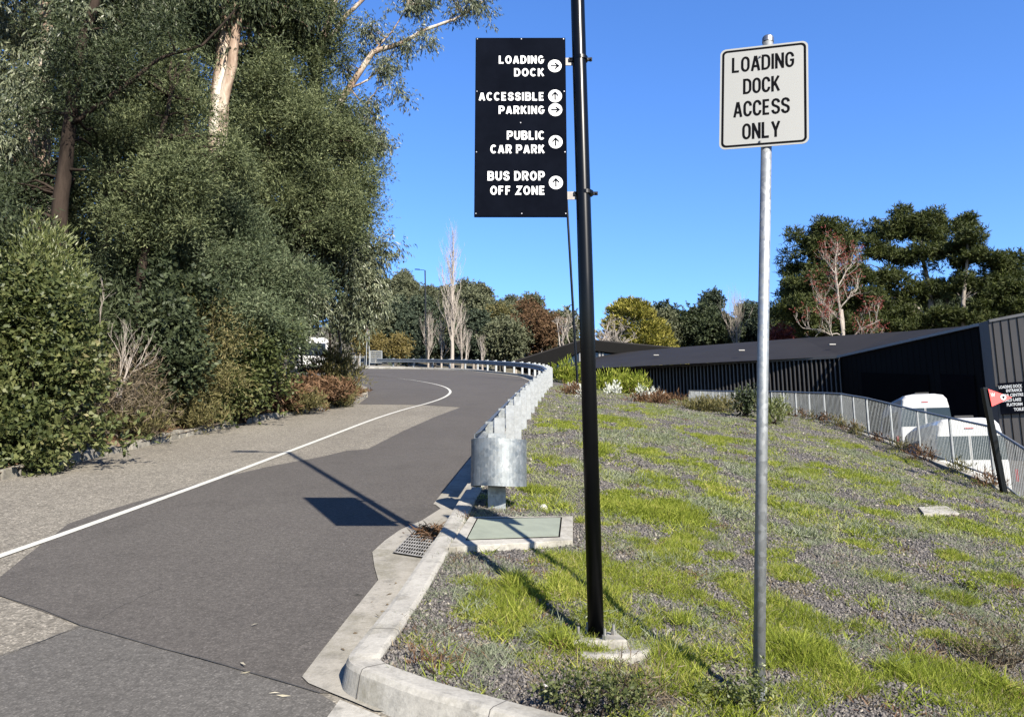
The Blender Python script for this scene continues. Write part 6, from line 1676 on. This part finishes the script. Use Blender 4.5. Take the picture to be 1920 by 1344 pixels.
# golden cypress: sprays on a big cone, layered
def cypress():
    y = 84; b = P(1205, 690, y); top = P(1195, 560, y).z
    rng = np.random.default_rng(430); H = top - b.z; R0 = 78 * y / FPX
    e = empty('golden_cypress', b, 'broad golden yellow cypress behind the charcoal roofs', 'tree')
    m = MB(); limb(m, [b, b + Vector((0, 0, H * .8))], .3, .1, 7, rng, .01); m.build('trunk', B_DARK, e)
    C_ = []; D_ = []
    n = 1500
    for i in range(130):
        t = rng.random() ** .9; a = rng.uniform(0, 6.28); out = rng.uniform(.82, 1.12)
        rr_ = R0 * math.sqrt(max(0.03, 1 - t ** 1.9)) * out
        bx, by = math.cos(a), math.sin(a); w_ = rng.uniform(.6, 1.3)
        for j in range(9):     # one fan of sprays
            s_ = rng.uniform(-1, 1) * w_; q = rng.uniform(.0, 1.0) * 1.0
            C_.append((b.x + .8 * t * 0 - 1.0 * t + bx * (rr_ - q) - by * s_, b.y + by * (rr_ - q) + bx * s_, b.z + H * t * .97 * (1 - .30 * max(0, bx) * (rr_ / R0)) - q * .55 - abs(s_) * .18)); D_.append((bx - by * s_ * .5, by + bx * s_ * .5, .55 + .5 * t))
    C_ = np.array(C_); D_ = unit(np.array(D_)); per = 30
    c = np.repeat(C_, per, 0); d = np.repeat(D_, per, 0); m_ = len(c)
    along = rng.random((m_, 1)) * .9; tan = unit(np.cross(d, np.array([0, 0, 1.0])))
    pos = c + d * along - .3 * d + tan * rng.normal(size=(m_, 1)) * .24 + np.array([0, 0, 1.0]) * rng.normal(size=(m_, 1)) * .04
    dd = unit(d + tan * rng.normal(size=(m_, 1)) * .5 + rng.normal(size=(m_, 3)) * .15)
    V, F = leaf_quads(pos, dd, .42 * rng.uniform(.6, 1.2, m_), .12, rng, .05)
    np_mesh('crown', V, F, L_GOLD, e, tuple(b))
    # dark inner foliage: shade between the sprays put into the leaf colour
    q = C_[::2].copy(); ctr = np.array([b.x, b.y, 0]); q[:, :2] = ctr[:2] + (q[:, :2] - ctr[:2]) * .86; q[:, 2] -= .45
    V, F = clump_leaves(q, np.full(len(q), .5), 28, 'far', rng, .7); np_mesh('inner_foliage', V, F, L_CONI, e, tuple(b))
cypress()
gR = 'evergreen trees behind the long roof'
for i, (u, vt_, y, W, mt, sh, lab) in enumerate([(1262, 585, 92, 6, L_CONI, 'round', 'dark evergreen immediately right of the golden cypress'), (1300, 583, 90, 6.5, L_DARK, 'round', 'dense green tree right of the golden cypress'), (1340, 560, 104, 6, L_CONI, 'gum', 'taller dark gum rising behind the evergreens'), (1350, 600, 88, 6, L_DARK, 'round', 'dense green tree left of the broad bare poplar'), (1412, 582, 96, 7, L_CONI, 'gum', 'dark tree between the bare poplar and the galvanised post'), (1250, 600, 88, 4, L_HILL, 'gum', 'small grey gum above the right side of the cypress'), (1450, 590, 100, 8, L_CONI, 'round', 'dark tree just right of the galvanised post'), (1478, 640, 80, 4, L_REDL, 'round', 'small dark red bush below the pines'), (1510, 600, 90, 9, L_PINE, 'round', 'dark green tree low under the left pine')]):
    stand('red_bush' if mt is L_REDL else 'evergreen_tree', lab, u, vt_, 690, y, W, 'far', mt, 440 + i, sh, 13, 42, .8, .75, B_GREY, None if mt is L_REDL else gR)
for i, (u, vt_, W, mt, lab) in enumerate([(1560, 585, 8, L_DARK, 'dark understorey tree behind the red leaved tree'), (1630, 560, 8, L_CONI, 'dark understorey tree right of the red leaved tree'), (1700, 575, 8, L_DARK, 'dark understorey tree below the tallest pine'), (1775, 560, 9, L_CONI, 'dark understorey tree between the two right pines'), (1850, 570, 9, L_DARK, 'dark understorey tree below the drooping pine'), (1920, 560, 9, L_CONI, 'dark understorey tree at the right edge')]):
    stand('evergreen_tree', lab, u, vt_, 690, 84, W, 'far', mt, 480 + i, 'round', 15, 42, .8, .75, B_GREY, gR)
# pines on the right
def pine(label, foot, y, trunk, ells, seed):
    tree('pine_tree', label, 'tree', trunk, ells, 'pine', L_PINE, B_GREY, 14, 112, .58, seed, 'tall pines at the right', 1.0, 70)
y = 72
pine('pine with a dense domed crown, leftmost of the three tall pines', None, y,
     [([P(1555, 690, y), P(1552, 600, y), P(1545, 480, y), P(1548, 430, y)], .35, .12)],
     [E(1550, 440, y, 50, 28), E(1535, 475, y, 58, 24), E(1580, 470, y, 30, 30), E(1520, 515, y, 50, 24), E(1500, 545, y, 44, 20), E(1545, 550, y, 60, 26), E(1500, 585, y, 50, 24), E(1560, 600, y, 60, 30), E(1480, 560, y, 22, 12), E(1590, 520, y, 40, 26), E(1600, 570, y, 40, 26)], 501)
y = 74
pine('tallest pine with an open spreading crown at the right', None, y,
     [([P(1757, 690, y), P(1748, 600, y), P(1738, 520, y), P(1720, 430, y)], .4, .12), ([P(1752, 610, y), P(1775, 570, y), P(1800, 500, y), P(1800, 440, y)], .22, .08), ([P(1748, 600, y), P(1700, 560, y), P(1670, 500, y)], .18, .06)],
     [E(1710, 410, y, 46, 20), E(1680, 440, y, 50, 22), E(1740, 440, y, 46, 24), E(1650, 470, y, 34, 24), E(1700, 490, y, 50, 24), E(1770, 480, y, 40, 26), E(1640, 520, y, 40, 24), E(1720, 540, y, 50, 20), E(1660, 580, y, 46, 30), E(1700, 610, y, 60, 24), E(1640, 600, y, 40, 30), E(1810, 430, y, 22, 26), E(1800, 470, y, 30, 22), E(1790, 540, y, 40, 22)], 502)
y = 71
pine('pine with a drooping sparse crown, rightmost of the three tall pines', None, y,
     [([P(1806, 690, y), P(1806, 560, y), P(1815, 450, y)], .26, .1), ([P(1905, 690, y), P(1895, 560, y), P(1885, 480, y)], .3, .1)],
     [E(1830, 460, y, 32, 24), E(1845, 490, y, 34, 16), E(1840, 540, y, 50, 18), E(1880, 490, y, 26, 20), E(1900, 520, y, 34, 24), E(1880, 570, y, 50, 26), E(1830, 590, y, 46, 22), E(1920, 560, y, 40, 40), E(1780, 600, y, 40, 24), E(1930, 610, y, 40, 24)], 503)
b = P(1582, 680, 62)
rng = np.random.default_rng(510)
e = empty('red_leaved_tree', b, 'pale branched half bare tree with dark red leaves in front of the pines', 'tree')
m = MB(); tips = []
grow(m, b, Vector((-.02, 0, 1)), 4.4, .15, 0, rng, [], nseg=4)
lead = [P(1575, 590, 62), P(1568, 530, 62), P(1572, 470, 62)]
limb(m, [b, P(1580, 620, 62), P(1572, 560, 62), P(1566, 500, 62), P(1570, 455, 62)], .15, .03, 6, rng, .01)
for q, tgt in [((1580, 630), (1505, 615)), ((1578, 640), (1650, 600)), ((1576, 600), (1530, 560)), ((1574, 580), (1610, 540)), ((1570, 540), (1600, 490)), ((1568, 520), (1550, 490)), ((1560, 650), (1553, 590)), ((1585, 650), (1640, 640))]:
    a_, t_ = P(*q, 62), P(*tgt, 62 + rng.normal() * 1.0)
    limb(m, [a_, a_.lerp(t_, .5) + Vector((0, 0, .15)), t_], .07, .03, 5, rng, .05)
    for k in range(7):
        s_ = a_.lerp(t_, rng.uniform(.3, 1)); dd = (t_ - a_).normalized()
        grow(m, s_, (dd * .5 + Vector(rng.normal(size=3)) * .5 + Vector((0, 0, .6))).normalized(), 1.1, .025, 2, rng, tips, .5, .3, .7, (2, 3), 3, 4)
for k in range(26):
    s_ = P(1570, rng.uniform(460, 600), 62); grow(m, s_, Vector((rng.normal(), rng.normal(), .9)).normalized(), 1.0, .02, 2, rng, tips, .5, .3, .7, (2, 3), 3, 4)
m.build('trunk', B_BARE, e)
T = np.array([t[:] for t in tips]); T = T[rng.random(len(T)) < .5]
V, F = clump_leaves(T, np.full(len(T), .28), 21, 'broad', rng, 1.1); np_mesh('leaves', V, F, L_REDL, e, tuple(b))
